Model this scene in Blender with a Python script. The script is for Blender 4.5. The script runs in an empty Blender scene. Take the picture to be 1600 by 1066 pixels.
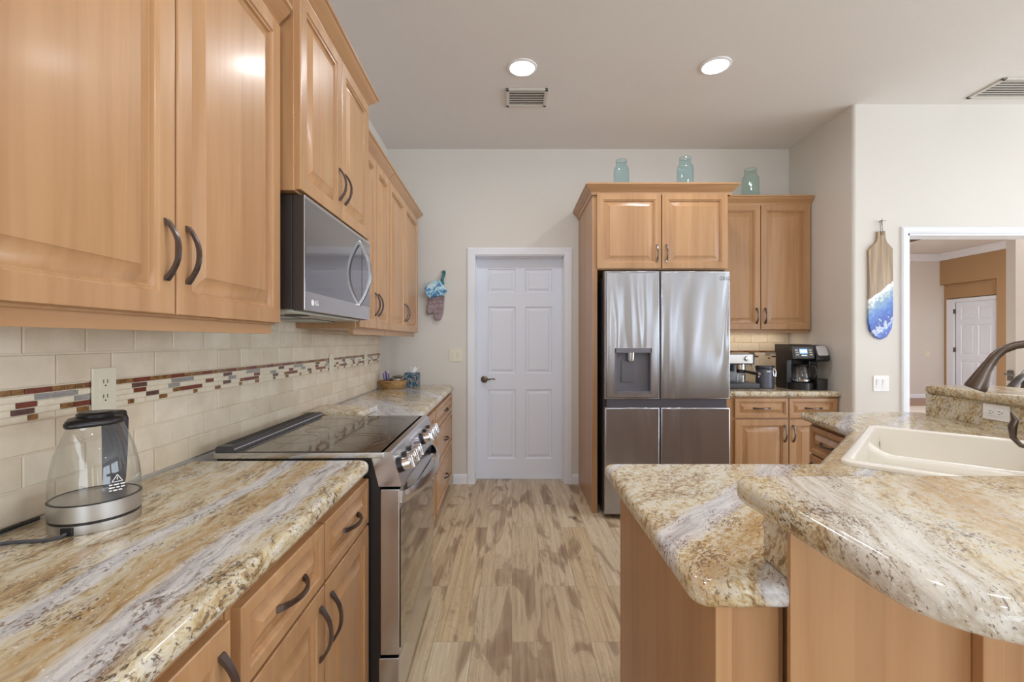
import bpy, bmesh, math, random
from mathutils import Matrix, Vector

random.seed(7)
S = bpy.context.scene
COL = S.collection
PI = math.pi

# ------------------------------------------------------------------ camera, world, lights, exposure
CAM_Z = 1.315
cam_d = bpy.data.cameras.new('camera')
cam_d.sensor_width = 36.0
cam_d.lens = 711.0 / 1600.0 * 36.0
cam_d.clip_start = 0.02
cam = bpy.data.objects.new('camera', cam_d)
COL.objects.link(cam)
cam.location = (0, 0, CAM_Z)
cam.rotation_euler = (PI / 2, 0, 0)
S.camera = cam

W = bpy.data.worlds.new('world')
S.world = W
W.use_nodes = True
W.node_tree.nodes['Background'].inputs[0].default_value = (0.75, 0.85, 1.0, 1)
W.node_tree.nodes['Background'].inputs[1].default_value = 1.0

S.view_settings.view_transform = 'Standard'
S.view_settings.look = 'None'
S.view_settings.gamma = 1.0
S.view_settings.use_curve_mapping = False
S.view_settings.exposure = 0.1
S.cycles.use_denoising = True
S.cycles.max_bounces = 10
S.cycles.diffuse_bounces = 7
S.cycles.transparent_max_bounces = 12
S.cycles.sample_clamp_indirect = 8.0

ROOM = dict(xl=-1.075, xr=8.0, yb=4.19, yr=-5.0, zc=3.084)


def area_light(name, loc, rot, sx, sy, power, color):
    d = bpy.data.lights.new(name, 'AREA')
    d.shape = 'RECTANGLE'
    d.size = sx
    d.size_y = sy
    d.energy = power
    d.color = color
    o = bpy.data.objects.new(name, d)
    COL.objects.link(o)
    o.location = loc
    o.rotation_euler = rot
    return o


# daylight coming in through the windows of the living side (behind and right of the camera)
DAY = (0.80, 0.90, 1.0)
# windows: rear wall (x0, x1, z0, z1, watts) and living-side wall (y0, y1, z0, z1, watts)
WIN = [(-0.8, 1.5, 0.10, 2.5, 85), (2.75, 3.35, 0.3, 2.5, 11), (4.75, 5.45, 0.3, 2.5, 14)]
WIN_SIDE = [(-4.3, -1.1, 0.10, 2.6, 170), (-0.5, 2.7, 0.10, 2.6, 170)]
for x0, x1, z0, z1, p_ in WIN:
    area_light('window_daylight', ((x0 + x1) / 2, -4.97, (z0 + z1) / 2), (-PI / 2 - 0.45, 0, PI), x1 - x0, z1 - z0, p_, DAY)
for y0, y1, z0, z1, p_ in WIN_SIDE:
    area_light('window_daylight', (7.95, (y0 + y1) / 2, (z0 + z1) / 2), (PI / 2 + 0.45, 0, PI / 2), y1 - y0, z1 - z0, p_, DAY)
# unseen area light, added to brighten the hall beyond the opening
area_light('hall_fill', (7.0, 5.6, 3.28), (0, 0, 0), 2.0, 1.6, 235, (0.98, 0.98, 1.0))


# ------------------------------------------------------------------ colour + materials
def lin(c):
    c = c / 255.0
    return c / 12.92 if c <= 0.04045 else ((c + 0.055) / 1.055) ** 2.4


def rgb(r, g, b):
    return (lin(r), lin(g), lin(b), 1.0)


def new_mat(name):
    m = bpy.data.materials.new(name)
    m.use_nodes = True
    nt = m.node_tree
    b = nt.nodes['Principled BSDF']
    return m, nt, b


def N(nt, typ, **kw):
    n = nt.nodes.new(typ)
    for k, v in kw.items():
        if k.startswith('i_'):
            n.inputs[k[2:]].default_value = v
        else:
            setattr(n, k, v)
    return n


def L(nt, a, b):
    nt.links.new(a, b)


def ramp(nt, fac, stops, interp='LINEAR'):
    r = nt.nodes.new('ShaderNodeValToRGB')
    r.color_ramp.interpolation = interp
    el = r.color_ramp.elements
    while len(el) > 1:
        el.remove(el[-1])
    el[0].position = stops[0][0]
    el[0].color = stops[0][1]
    for p, c in stops[1:]:
        e = el.new(p)
        e.color = c
    L(nt, fac, r.inputs[0])
    return r.outputs[0]


def mixc(nt, fac, a, b, blend='MIX'):
    m = nt.nodes.new('ShaderNodeMix')
    m.data_type = 'RGBA'
    m.blend_type = blend
    for sock, v in ((m.inputs[0], fac), (m.inputs[6], a), (m.inputs[7], b)):
        if isinstance(v, bpy.types.NodeSocket):
            L(nt, v, sock)
        else:
            sock.default_value = v
    return m.outputs[2]


def mth(nt, op, a, b=None, c=None, clamp=False):
    m = nt.nodes.new('ShaderNodeMath')
    m.operation = op
    m.use_clamp = clamp
    for i, v in enumerate((a, b, c)):
        if v is None:
            continue
        if isinstance(v, bpy.types.NodeSocket):
            L(nt, v, m.inputs[i])
        else:
            m.inputs[i].default_value = v
    return m.outputs[0]


def obj_coord(nt, scale=(1, 1, 1), rot=(0, 0, 0), loc=(0, 0, 0)):
    tc = nt.nodes.new('ShaderNodeTexCoord')
    mp = nt.nodes.new('ShaderNodeMapping')
    mp.inputs['Scale'].default_value = scale
    mp.inputs['Rotation'].default_value = rot
    mp.inputs['Location'].default_value = loc
    L(nt, tc.outputs['Object'], mp.inputs[0])
    return mp.outputs[0]


def noise(nt, vec, scale, detail=3, rough=0.5, dist=0.0, out=0):
    n = nt.nodes.new('ShaderNodeTexNoise')
    n.inputs['Scale'].default_value = scale
    n.inputs['Detail'].default_value = detail
    n.inputs['Roughness'].default_value = rough
    n.inputs['Distortion'].default_value = dist
    if vec is not None:
        L(nt, vec, n.inputs['Vector'])
    return n.outputs[out]


def bump(nt, b, h, strength, dist=0.01):
    n = nt.nodes.new('ShaderNodeBump')
    n.inputs['Strength'].default_value = strength
    n.inputs['Distance'].default_value = dist
    L(nt, h, n.inputs['Height'])
    L(nt, n.outputs[0], b.inputs['Normal'])


def plain(name, col, rough=0.5, metal=0.0, coat=0.0, emit=None, es=0.0, spec=0.5):
    m, nt, b = new_mat(name)
    b.inputs['Base Color'].default_value = col
    b.inputs['Roughness'].default_value = rough
    b.inputs['Metallic'].default_value = metal
    b.inputs['Coat Weight'].default_value = coat
    b.inputs['Specular IOR Level'].default_value = spec
    # slight procedural surface variation
    v = noise(nt, obj_coord(nt), 14.0, 3)
    r = mth(nt, 'MULTIPLY_ADD', v, 0.12, rough - 0.06, clamp=True)
    L(nt, r, b.inputs['Roughness'])
    if emit:
        b.inputs['Emission Color'].default_value = emit
        b.inputs['Emission Strength'].default_value = es
    return m


def paint(name, col, tex=0.0, scale=60, rough=0.6):
    m, nt, b = new_mat(name)
    oc = obj_coord(nt)
    v = noise(nt, oc, 1.3, 2)
    c2 = tuple(x * 0.96 for x in col[:3]) + (1,)
    L(nt, mixc(nt, v, col, c2), b.inputs['Base Color'])
    b.inputs['Roughness'].default_value = rough
    b.inputs['Specular IOR Level'].default_value = 0.3
    if tex:
        bump(nt, b, noise(nt, oc, scale, 4, 0.6), tex, 0.004)
    return m


def wood(name, c1, c2, c3, grain=(26, 26, 1.6), rough=0.34, coat=0.15):
    m, nt, b = new_mat(name)
    oi = nt.nodes.new('ShaderNodeObjectInfo')
    tc = nt.nodes.new('ShaderNodeTexCoord')
    off = nt.nodes.new('ShaderNodeVectorMath')
    off.operation = 'SCALE'
    off.inputs[0].default_value = (13, 7, 5)
    L(nt, oi.outputs['Random'], off.inputs['Scale'])
    ad = nt.nodes.new('ShaderNodeVectorMath')
    ad.operation = 'ADD'
    L(nt, tc.outputs['Object'], ad.inputs[0])
    L(nt, off.outputs[0], ad.inputs[1])
    mp = nt.nodes.new('ShaderNodeMapping')
    mp.inputs['Scale'].default_value = grain
    L(nt, ad.outputs[0], mp.inputs[0])
    g1 = noise(nt, mp.outputs[0], 1.0, 5, 0.6, 0.6)
    mp2 = nt.nodes.new('ShaderNodeMapping')
    mp2.inputs['Scale'].default_value = tuple(x * 0.22 for x in grain)
    L(nt, ad.outputs[0], mp2.inputs[0])
    g2 = noise(nt, mp2.outputs[0], 1.0, 3, 0.5, 1.2)
    ca = ramp(nt, g1, [(0.3, c2), (0.5, c1), (0.72, c3)])
    cb = ramp(nt, g2, [(0.3, c2), (0.55, c1), (0.8, c3)])
    mp3 = nt.nodes.new('ShaderNodeMapping')
    mp3.inputs['Scale'].default_value = tuple(11.0 if x > 10 else 0.12 for x in grain)
    L(nt, ad.outputs[0], mp3.inputs[0])
    vo = nt.nodes.new('ShaderNodeTexVoronoi')
    vo.inputs['Scale'].default_value = 1.0
    L(nt, mp3.outputs[0], vo.inputs['Vector'])
    sv = nt.nodes.new('ShaderNodeSeparateColor')
    L(nt, vo.outputs['Color'], sv.inputs[0])
    stave = ramp(nt, sv.outputs[0], [(0.0, (0.93, 0.92, 0.90, 1)), (1.0, (1.05, 1.05, 1.05, 1))])
    wc = mixc(nt, 1.0, mixc(nt, 0.5, ca, cb), stave, 'MULTIPLY')
    L(nt, wc, b.inputs['Base Color'])
    b.inputs['Roughness'].default_value = rough
    b.inputs['Coat Weight'].default_value = coat
    b.inputs['Coat Roughness'].default_value = 0.16
    bump(nt, b, g1, 0.04, 0.002)
    return m


def granite(name, nrm, white, gold, stretch=(80, 17), seed=0.0, ztop=0.912, fs=1.25, wt=None):
    """nrm: unit normal (x, y) of the vein direction; white / gold: lists of (position, half width) of the vein bands."""
    m, nt, b = new_mat(name)
    tc = nt.nodes.new('ShaderNodeTexCoord')
    base = tc.outputs['Object']
    # low-frequency warp of the position
    wn = noise(nt, base, 2.6, 3, 0.55, 0.0, out=1)
    sub = nt.nodes.new('ShaderNodeVectorMath'); sub.operation = 'SUBTRACT'
    L(nt, wn, sub.inputs[0]); sub.inputs[1].default_value = (0.5, 0.5, 0.5)
    sc = nt.nodes.new('ShaderNodeVectorMath'); sc.operation = 'SCALE'
    L(nt, sub.outputs[0], sc.inputs[0]); sc.inputs['Scale'].default_value = 0.12
    ad = nt.nodes.new('ShaderNodeVectorMath'); ad.operation = 'ADD'
    L(nt, base, ad.inputs[0]); L(nt, sc.outputs[0], ad.inputs[1])
    P = ad.outputs[0]
    def dot(v):
        d = nt.nodes.new('ShaderNodeVectorMath'); d.operation = 'DOT_PRODUCT'
        L(nt, P, d.inputs[0]); d.inputs[1].default_value = v
        return d.outputs['Value']
    p = mth(nt, 'SUBTRACT', dot((nrm[0], nrm[1], 0.35)), 0.35 * ztop)
    q = dot((-nrm[1], nrm[0], 0.15))
    sep = nt.nodes.new('ShaderNodeSeparateXYZ'); L(nt, P, sep.inputs[0])
    def flow(sp, sq, k):
        c = nt.nodes.new('ShaderNodeCombineXYZ')
        L(nt, mth(nt, 'MULTIPLY', p, sp), c.inputs[0])
        L(nt, mth(nt, 'MULTIPLY', q, sq), c.inputs[1])
        L(nt, mth(nt, 'MULTIPLY_ADD', sep.outputs[2], sp * 0.6, k + seed), c.inputs[2])
        return c.outputs[0]
    def fl(a, b, k):
        return flow(a * fs, b * fs, k)
    n1 = noise(nt, flow(stretch[0], stretch[1], 0), 1.0, 6, 0.62, 0.5)
    n0 = noise(nt, flow(14, 3.2, 3), 1.0, 4, 0.6, 0.4)
    mix0 = mth(nt, 'ADD', mth(nt, 'MULTIPLY', n1, 0.6), mth(nt, 'MULTIPLY', n0, 0.4))
    col = ramp(nt, mix0, [(0.37, rgb(122, 97, 72)), (0.425, rgb(168, 142, 104)), (0.465, rgb(194, 175, 138)),
                          (0.51, rgb(207, 196, 168)), (0.56, rgb(214, 208, 192)), (0.64, rgb(194, 190, 186))])
    # honey-gold bands
    def band(lst, blur):
        tot = None
        for x0, hw in lst:
            d = mth(nt, 'ABSOLUTE', mth(nt, 'SUBTRACT', p, x0))
            f = mth(nt, 'SUBTRACT', 1.0, mth(nt, 'DIVIDE', d, hw * blur), clamp=True)
            tot = f if tot is None else mth(nt, 'MAXIMUM', tot, f)
        return tot
    streak = noise(nt, flow(70, 5, 9), 1.0, 5, 0.6, 0.2)
    if gold:
        g = band(gold, 1.6)
        gf = mth(nt, 'MULTIPLY', mth(nt, 'MULTIPLY', g, 1.15, clamp=True), ramp(nt, streak, [(0.3, (0.25, 0.25, 0.25, 1)), (0.62, (0.95, 0.95, 0.95, 1))]))
        col = mixc(nt, gf, col, rgb(182, 150, 102))
    col = mixc(nt, ramp(nt, streak, [(0.33, (0.55, 0.55, 0.55, 1)), (0.41, (0, 0, 0, 1))]), col, rgb(146, 116, 84))
    if white:
        wv = band(white, 1.5)
        wcol = ramp(nt, streak, wt or [(0.32, rgb(164, 160, 162)), (0.46, rgb(196, 194, 196)), (0.6, rgb(218, 217, 215))])
        edge = mth(nt, 'ADD', mth(nt, 'MULTIPLY', wv, 2.2), mth(nt, 'MULTIPLY_ADD', n1, 1.6, -0.95), clamp=True)
        wf = mth(nt, 'MULTIPLY', edge, mth(nt, 'MULTIPLY', wv, 4.0, clamp=True), clamp=True)
        col = mixc(nt, wf, col, wcol)
    # brown and charcoal flecks
    f1 = noise(nt, fl(120, 42, 17), 1.0, 5, 0.65, 0.7)
    f2 = noise(nt, flow(16, 7, 27), 1.0, 2, 0.5)
    ff = mth(nt, 'ADD', f1, mth(nt, 'MULTIPLY_ADD', f2, 0.42, -0.21))
    col = mixc(nt, ramp(nt, ff, [(0.57, (0, 0, 0, 1)), (0.65, (0.85, 0.85, 0.85, 1))]), col, rgb(116, 90, 66))
    f3 = noise(nt, fl(150, 60, 37), 1.0, 4, 0.6, 0.5)
    fg = mth(nt, 'ADD', f3, mth(nt, 'MULTIPLY_ADD', f2, 0.4, -0.2))
    col = mixc(nt, ramp(nt, fg, [(0.63, (0, 0, 0, 1)), (0.68, (0.85, 0.85, 0.85, 1))]), col, rgb(74, 66, 62))
    f4 = noise(nt, fl(140, 80, 57), 1.0, 3, 0.5)
    col = mixc(nt, ramp(nt, f4, [(0.63, (0, 0, 0, 1)), (0.70, (0.7, 0.7, 0.7, 1))]), col, rgb(238, 234, 226))
    L(nt, col, b.inputs['Base Color'])
    b.inputs['Roughness'].default_value = 0.13
    b.inputs['Specular IOR Level'].default_value = 0.5
    return m


def floor_planks(name):
    m, nt, b = new_mat(name)
    tc = nt.nodes.new('ShaderNodeTexCoord')
    sep = nt.nodes.new('ShaderNodeSeparateXYZ')
    L(nt, tc.outputs['Object'], sep.inputs[0])
    cb = nt.nodes.new('ShaderNodeCombineXYZ')
    L(nt, sep.outputs[1], cb.inputs[0])
    L(nt, sep.outputs[0], cb.inputs[1])
    br = nt.nodes.new('ShaderNodeTexBrick')
    br.offset = 0.37
    br.inputs['Color1'].default_value = (0, 0, 0, 1)
    br.inputs['Color2'].default_value = (1, 1, 1, 1)
    br.inputs['Mortar'].default_value = (0.5, 0.5, 0.5, 1)
    br.inputs['Scale'].default_value = 1.0
    br.inputs['Mortar Size'].default_value = 0.0012
    br.inputs['Brick Width'].default_value = 1.22
    br.inputs['Row Height'].default_value = 0.172
    L(nt, cb.outputs[0], br.inputs[0])
    rnd = nt.nodes.new('ShaderNodeSeparateColor')
    L(nt, br.outputs['Color'], rnd.inputs[0])
    r = rnd.outputs[0]
    def vec(sx, sy):
        c = nt.nodes.new('ShaderNodeCombineXYZ')
        L(nt, mth(nt, 'MULTIPLY_ADD', r, 37.0, mth(nt, 'MULTIPLY', sep.outputs[0], sx)), c.inputs[0])
        L(nt, mth(nt, 'MULTIPLY_ADD', r, 91.0, mth(nt, 'MULTIPLY', sep.outputs[1], sy)), c.inputs[1])
        L(nt, mth(nt, 'MULTIPLY', r, 50.0), c.inputs[2])
        return c.outputs[0]
    blotch = noise(nt, vec(7.0, 1.6), 1.0, 3, 0.5, 1.1)
    grain = noise(nt, vec(60, 2.2), 1.0, 6, 0.65, 0.4)
    col = ramp(nt, grain, [(0.3, rgb(182, 160, 130)), (0.5, rgb(210, 192, 164)), (0.7, rgb(224, 210, 186))])
    tone = ramp(nt, r, [(0.0, rgb(238, 232, 224)), (0.5, rgb(255, 255, 255)), (1.0, rgb(246, 238, 222))])
    col = mixc(nt, 1.0, col, tone, 'MULTIPLY')
    bf = ramp(nt, blotch, [(0.50, (0, 0, 0, 1)), (0.555, (0.22, 0.22, 0.22, 1)), (0.565, (0.5, 0.5, 0.5, 1)), (0.68, (0.85, 0.85, 0.85, 1))])
    heart = ramp(nt, grain, [(0.3, rgb(112, 86, 66)), (0.65, rgb(148, 118, 92))])
    col = mixc(nt, mth(nt, 'MULTIPLY', bf, 0.92), col, heart)
    # growth ring lines that follow the heartwood blotches
    rings = mth(nt, 'FRACT', mth(nt, 'MULTIPLY', blotch, 22.0))
    rf = mth(nt, 'MULTIPLY', mth(nt, 'SUBTRACT', 1.0, mth(nt, 'MULTIPLY', mth(nt, 'ABSOLUTE', mth(nt, 'SUBTRACT', rings, 0.5)), 5.0), clamp=True), 0.22)
    col = mixc(nt, rf, col, rgb(158, 128, 94))
    kn = noise(nt, vec(7.0, 3.4), 1.0, 2, 0.5, 0.3)
    col = mixc(nt, ramp(nt, kn, [(0.72, (0, 0, 0, 1)), (0.78, (0.75, 0.75, 0.75, 1))]), col, rgb(84, 70, 62))
    col = mixc(nt, mth(nt, 'MULTIPLY', br.outputs['Fac'], 0.55), col, rgb(112, 92, 70))
    L(nt, col, b.inputs['Base Color'])
    b.inputs['Roughness'].default_value = 0.42
    b.inputs['Specular IOR Level'].default_value = 0.4
    return m


def steel(name, col, rough=0.22, wave=0.0, brush=(4, 4, 220)):
    m, nt, b = new_mat(name)
    b.inputs['Metallic'].default_value = 1.0
    b.inputs['Base Color'].default_value = col
    br = noise(nt, obj_coord(nt, brush), 1.0, 3)
    L(nt, mth(nt, 'MULTIPLY_ADD', br, 0.12, rough - 0.06), b.inputs['Roughness'])
    if wave:
        w1 = noise(nt, obj_coord(nt, (3.4, 1, 0.7)), 1.0, 1.0, 0.3, 0.9)
        b.inputs['Metallic'].default_value = 0.86
        b.inputs['Anisotropic'].default_value = 0.75
        b.inputs['Anisotropic Rotation'].default_value = 0.25
        tg = nt.nodes.new('ShaderNodeTangent')
        tg.direction_type = 'RADIAL'
        tg.axis = 'Z'
        L(nt, tg.outputs[0], b.inputs['Tangent'])
        bump(nt, b, w1, 1.0, wave)
    return m


def thin_glass(name, tint, gloss_rough=0.02, body=0.0, bodycol=(1, 1, 1, 1)):
    m = bpy.data.materials.new(name)
    m.use_nodes = True
    nt = m.node_tree
    nt.nodes.clear()
    out = nt.nodes.new('ShaderNodeOutputMaterial')
    tr = nt.nodes.new('ShaderNodeBsdfTransparent')
    tr.inputs[0].default_value = tint
    gl = nt.nodes.new('ShaderNodeBsdfGlossy')
    gl.inputs['Roughness'].default_value = gloss_rough
    lw = nt.nodes.new('ShaderNodeLayerWeight')
    lw.inputs[0].default_value = 0.5
    v = noise(nt, obj_coord(nt), 9.0, 2)
    fc = mth(nt, 'MULTIPLY_ADD', mth(nt, 'POWER', lw.outputs['Facing'], 2.6), 0.6, 0.06)
    f = mth(nt, 'MULTIPLY', fc, mth(nt, 'MULTIPLY_ADD', v, 0.3, 0.85), clamp=True)
    mx = nt.nodes.new('ShaderNodeMixShader')
    L(nt, f, mx.inputs[0])
    L(nt, tr.outputs[0], mx.inputs[1])
    L(nt, gl.outputs[0], mx.inputs[2])
    last = mx.outputs[0]
    if body:
        df = nt.nodes.new('ShaderNodeBsdfDiffuse')
        df.inputs[0].default_value = bodycol
        m2 = nt.nodes.new('ShaderNodeMixShader')
        m2.inputs[0].default_value = body
        L(nt, last, m2.inputs[1])
        L(nt, df.outputs[0], m2.inputs[2])
        last = m2.outputs[0]
    L(nt, last, out.inputs[0])
    return m


def travertine(name, a, b_, c):
    m, nt, b = new_mat(name)
    g = nt.nodes.new('ShaderNodeNewGeometry')
    oc = obj_coord(nt)
    n1 = noise(nt, oc, 9.0, 5, 0.6, 0.4)
    n2 = noise(nt, oc, 70.0, 4, 0.6)
    per = ramp(nt, g.outputs['Random Per Island'], [(0.0, a), (0.5, b_), (1.0, c)])
    dark = mixc(nt, ramp(nt, n1, [(0.35, (0.35, 0.35, 0.35, 1)), (0.6, (0, 0, 0, 1))]), per, rgb(190, 172, 144))
    pit = mixc(nt, ramp(nt, n2, [(0.66, (0, 0, 0, 1)), (0.72, (0.5, 0.5, 0.5, 1))]), dark, rgb(232, 226, 212))
    L(nt, pit, b.inputs['Base Color'])
    b.inputs['Roughness'].default_value = 0.5
    bump(nt, b, n1, 0.15, 0.003)
    return m


def glass_tile(name, c1, c2, rough=0.12):
    m, nt, b = new_mat(name)
    n1 = noise(nt, obj_coord(nt, (1, 55, 90)), 1.0, 3, 0.5, 1.0)
    L(nt, ramp(nt, n1, [(0.35, c1), (0.65, c2)]), b.inputs['Base Color'])
    b.inputs['Roughness'].default_value = rough
    return m


def board_resin(name):
    """acacia board whose lower part is poured with sea-blue resin"""
    m, nt, b = new_mat(name)
    tc = nt.nodes.new('ShaderNodeTexCoord')
    sep = nt.nodes.new('ShaderNodeSeparateXYZ')
    L(nt, tc.outputs['Object'], sep.inputs[0])
    x, z = sep.outputs[0], sep.outputs[2]
    grain = noise(nt, obj_coord(nt, (60, 60, 3)), 1.0, 5, 0.6, 0.5)
    woodc = ramp(nt, grain, [(0.3, rgb(128, 104, 82)), (0.5, rgb(162, 138, 110)), (0.7, rgb(184, 160, 130))])
    wob = noise(nt, obj_coord(nt), 11.0, 4, 0.6)
    fine = noise(nt, obj_coord(nt), 42.0, 5, 0.65)
    # height below the diagonal shore line
    h = mth(nt, 'SUBTRACT', mth(nt, 'MULTIPLY_ADD', x, 0.78, 0.0), z)
    h = mth(nt, 'ADD', h, mth(nt, 'MULTIPLY_ADD', wob, 0.10, -0.05))
    sea = ramp(nt, mth(nt, 'ADD', h, mth(nt, 'MULTIPLY_ADD', fine, 0.26, -0.13)),
               [(0.0, rgb(236, 240, 240)), (0.03, rgb(190, 204, 206)), (0.06, rgb(140, 166, 190)), (0.10, rgb(104, 146, 204)), (0.16, rgb(52, 98, 190)),
                (0.235, rgb(28, 56, 158)), (0.262, rgb(216, 226, 240)), (0.285, rgb(80, 120, 204)), (0.34, rgb(30, 54, 160))])
    foam = ramp(nt, mth(nt, 'ABSOLUTE', h), [(0.012, (1, 1, 1, 1)), (0.02, (0, 0, 0, 1))])
    sea = mixc(nt, ramp(nt, fine, [(0.58, (0, 0, 0, 1)), (0.66, (0.6, 0.6, 0.6, 1))]), sea, rgb(206, 224, 240))
    col = mixc(nt, mth(nt, 'GREATER_THAN', h, 0.0), woodc, sea)
    col = mixc(nt, foam, col, rgb(240, 242, 240))
    L(nt, col, b.inputs['Base Color'])
    b.inputs['Roughness'].default_value = 0.3
    return m


def fabric(name, c1, c2, scale=30, c3=None):
    m, nt, b = new_mat(name)
    n1 = noise(nt, obj_coord(nt), scale, 3, 0.5, 0.8)
    st = [(0.42, c1), (0.5, c2)]
    if c3:
        st.append((0.6, c3))
    L(nt, ramp(nt, n1, st), b.inputs['Base Color'])
    b.inputs['Roughness'].default_value = 0.9
    bump(nt, b, noise(nt, obj_coord(nt), 300, 2), 0.2, 0.002)
    return m


MAPLE = wood('maple', rgb(181, 139, 98), rgb(164, 120, 81), rgb(191, 152, 111))
MAPLE_H = wood('maple_horizontal', rgb(181, 139, 98), rgb(164, 120, 81), rgb(191, 152, 111), grain=(26, 1.6, 26))
MAPLE_X = wood('maple_crosswise', rgb(181, 139, 98), rgb(164, 120, 81), rgb(191, 152, 111), grain=(1.6, 26, 26))
BRONZE = plain('oil_rubbed_bronze', rgb(116, 108, 107), 0.27, 0.9)
FAUCETM = plain('brushed_bronze', rgb(104, 92, 84), 0.3, 0.9)
WALLP = paint('wall_paint', rgb(220, 216, 209), 0.12, 90)
CEILP = paint('ceiling_paint', rgb(228, 225, 223), 0.35, 55, 0.8)
TRIMW = paint('white_trim', rgb(234, 237, 244), 0, rough=0.35)
DOORW = paint('white_door', rgb(232, 238, 250), 0, rough=0.4)
HALLP = paint('hall_paint', rgb(216, 210, 203), 0.1, 90)
TANP = paint('tan_accent_paint', rgb(178, 144, 106), 0.1, 90)
FLOORM = floor_planks('hickory_planks')
HALLFLOOR = wood('hall_red_wood', rgb(150, 96, 68), rgb(130, 80, 56), rgb(166, 110, 80), grain=(20, 2, 20))
STEEL = steel('stainless_steel', rgb(206, 206, 208), 0.2)
STEEL_F = steel('fridge_steel', rgb(176, 177, 182), 0.2, wave=0.035, brush=(220, 4, 4))
STEEL_D = steel('steel_dark', rgb(120, 120, 124), 0.25)
STEEL_K = steel('brushed_kettle_steel', rgb(206, 204, 202), 0.36)
CHROME = steel('chrome', rgb(225, 226, 230), 0.1)
DARKGREY = plain('dark_grey_plastic', rgb(70, 70, 74), 0.35)
MIDGREY = plain('mid_grey_plastic', rgb(104, 104, 110), 0.3)
BLACK = plain('black_plastic', rgb(34, 33, 34), 0.3)
BLACKG = plain('black_gloss', rgb(22, 22, 24), 0.08, coat=0.5)
BROWNBLK = plain('brown_black_metal', rgb(62, 54, 50), 0.4, 0.3)
OVENGLASS = plain('oven_glass', rgb(40, 37, 34), 0.05, 0.55, coat=1.0)
MICROGLASS = plain('micro_glass', rgb(112, 112, 118), 0.08, 0.75, coat=0.8)
COOKGLASS = plain('cooktop_glass', rgb(62, 54, 46), 0.1, coat=0.6)
RINGM = plain('burner_ring_print', rgb(126, 116, 106), 0.2)
SINKM = plain('sink_composite', rgb(244, 240, 230), 0.22, coat=0.3)
PLATE_C = plain('cream_plate', rgb(226, 220, 200), 0.35)
PLATE_W = plain('white_plate', rgb(238, 238, 238), 0.35)
SLOT = plain('slot_dark', rgb(46, 42, 38), 0.6)
GLASS = thin_glass('clear_glass', (0.96, 0.97, 0.97, 1))
JARG = thin_glass('aqua_glass', (0.77, 0.90, 0.92, 1), body=0.04, bodycol=rgb(150, 196, 204))
JARG2 = thin_glass('pale_aqua_glass', (0.80, 0.91, 0.89, 1), body=0.05, bodycol=rgb(176, 206, 204))
GOLDC = fabric('gold_reflection_curtain', rgb(214, 178, 104), rgb(226, 194, 124), 4)
LAMPM = plain('lamp_lens', rgb(255, 255, 255), 0.4, emit=(0.93, 0.96, 1, 1), es=22.0)
DISPLAYM = plain('lcd', rgb(60, 90, 200), 0.2, emit=(0.22, 0.42, 1.0, 1), es=1.6)
LCDTXT = plain('lcd_digits', rgb(200, 220, 255), 0.2, emit=(0.75, 0.86, 1.0, 1), es=1.6)
GROUT = paint('grout', rgb(226, 216, 196), 0.1, 200, 0.8)
TRAV = travertine('travertine', rgb(226, 213, 190), rgb(233, 222, 203), rgb(218, 203, 180))
T_RED = glass_tile('red_glass_tile', rgb(112, 58, 44), rgb(130, 72, 56))
T_GOLD = glass_tile('gold_brown_tile', rgb(112, 80, 46), rgb(158, 116, 70))
T_GREY = glass_tile('grey_glass_tile', rgb(146, 142, 140), rgb(166, 162, 158))
T_DARK = glass_tile('dark_glass_tile', rgb(92, 66, 62), rgb(112, 84, 78))
T_CREAM = glass_tile('cream_strip', rgb(226, 214, 190), rgb(234, 224, 204), 0.4)
GR_NEAR = granite('granite_near', (1, 0), [(0.515, 0.032), (0.355, 0.022)], [(0.445, 0.035), (0.27, 0.022)])
GR_FAR = granite('granite_far', (0.8, 0.6), [(0.9, 0.05), (1.9, 0.12), (2.45, 0.06)], [(1.4, 0.05)], seed=4.0)
GR_ISL = granite('granite_island', (0.7071, -0.7071), [(-0.425, 0.035), (-0.235, 0.02), (-0.80, 0.012)], [(-0.32, 0.03)], stretch=(90, 54), seed=9.0, fs=1.7)
GR_BAR = granite('granite_bar', (0.934, -0.357), [(0.22, 0.06)], [(0.385, 0.045), (0.56, 0.07), (0.75, 0.05)], stretch=(110, 52), seed=13.0, fs=2.1, ztop=1.075, wt=[(0.32, rgb(176, 160, 138)), (0.42, rgb(198, 190, 176)), (0.52, rgb(212, 208, 200)), (0.62, rgb(222, 218, 208))])
GR_RIS = granite('granite_riser', (0.3, 0.95), [], [(0.3, 0.05)], stretch=(80, 60), seed=21.0)


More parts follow.
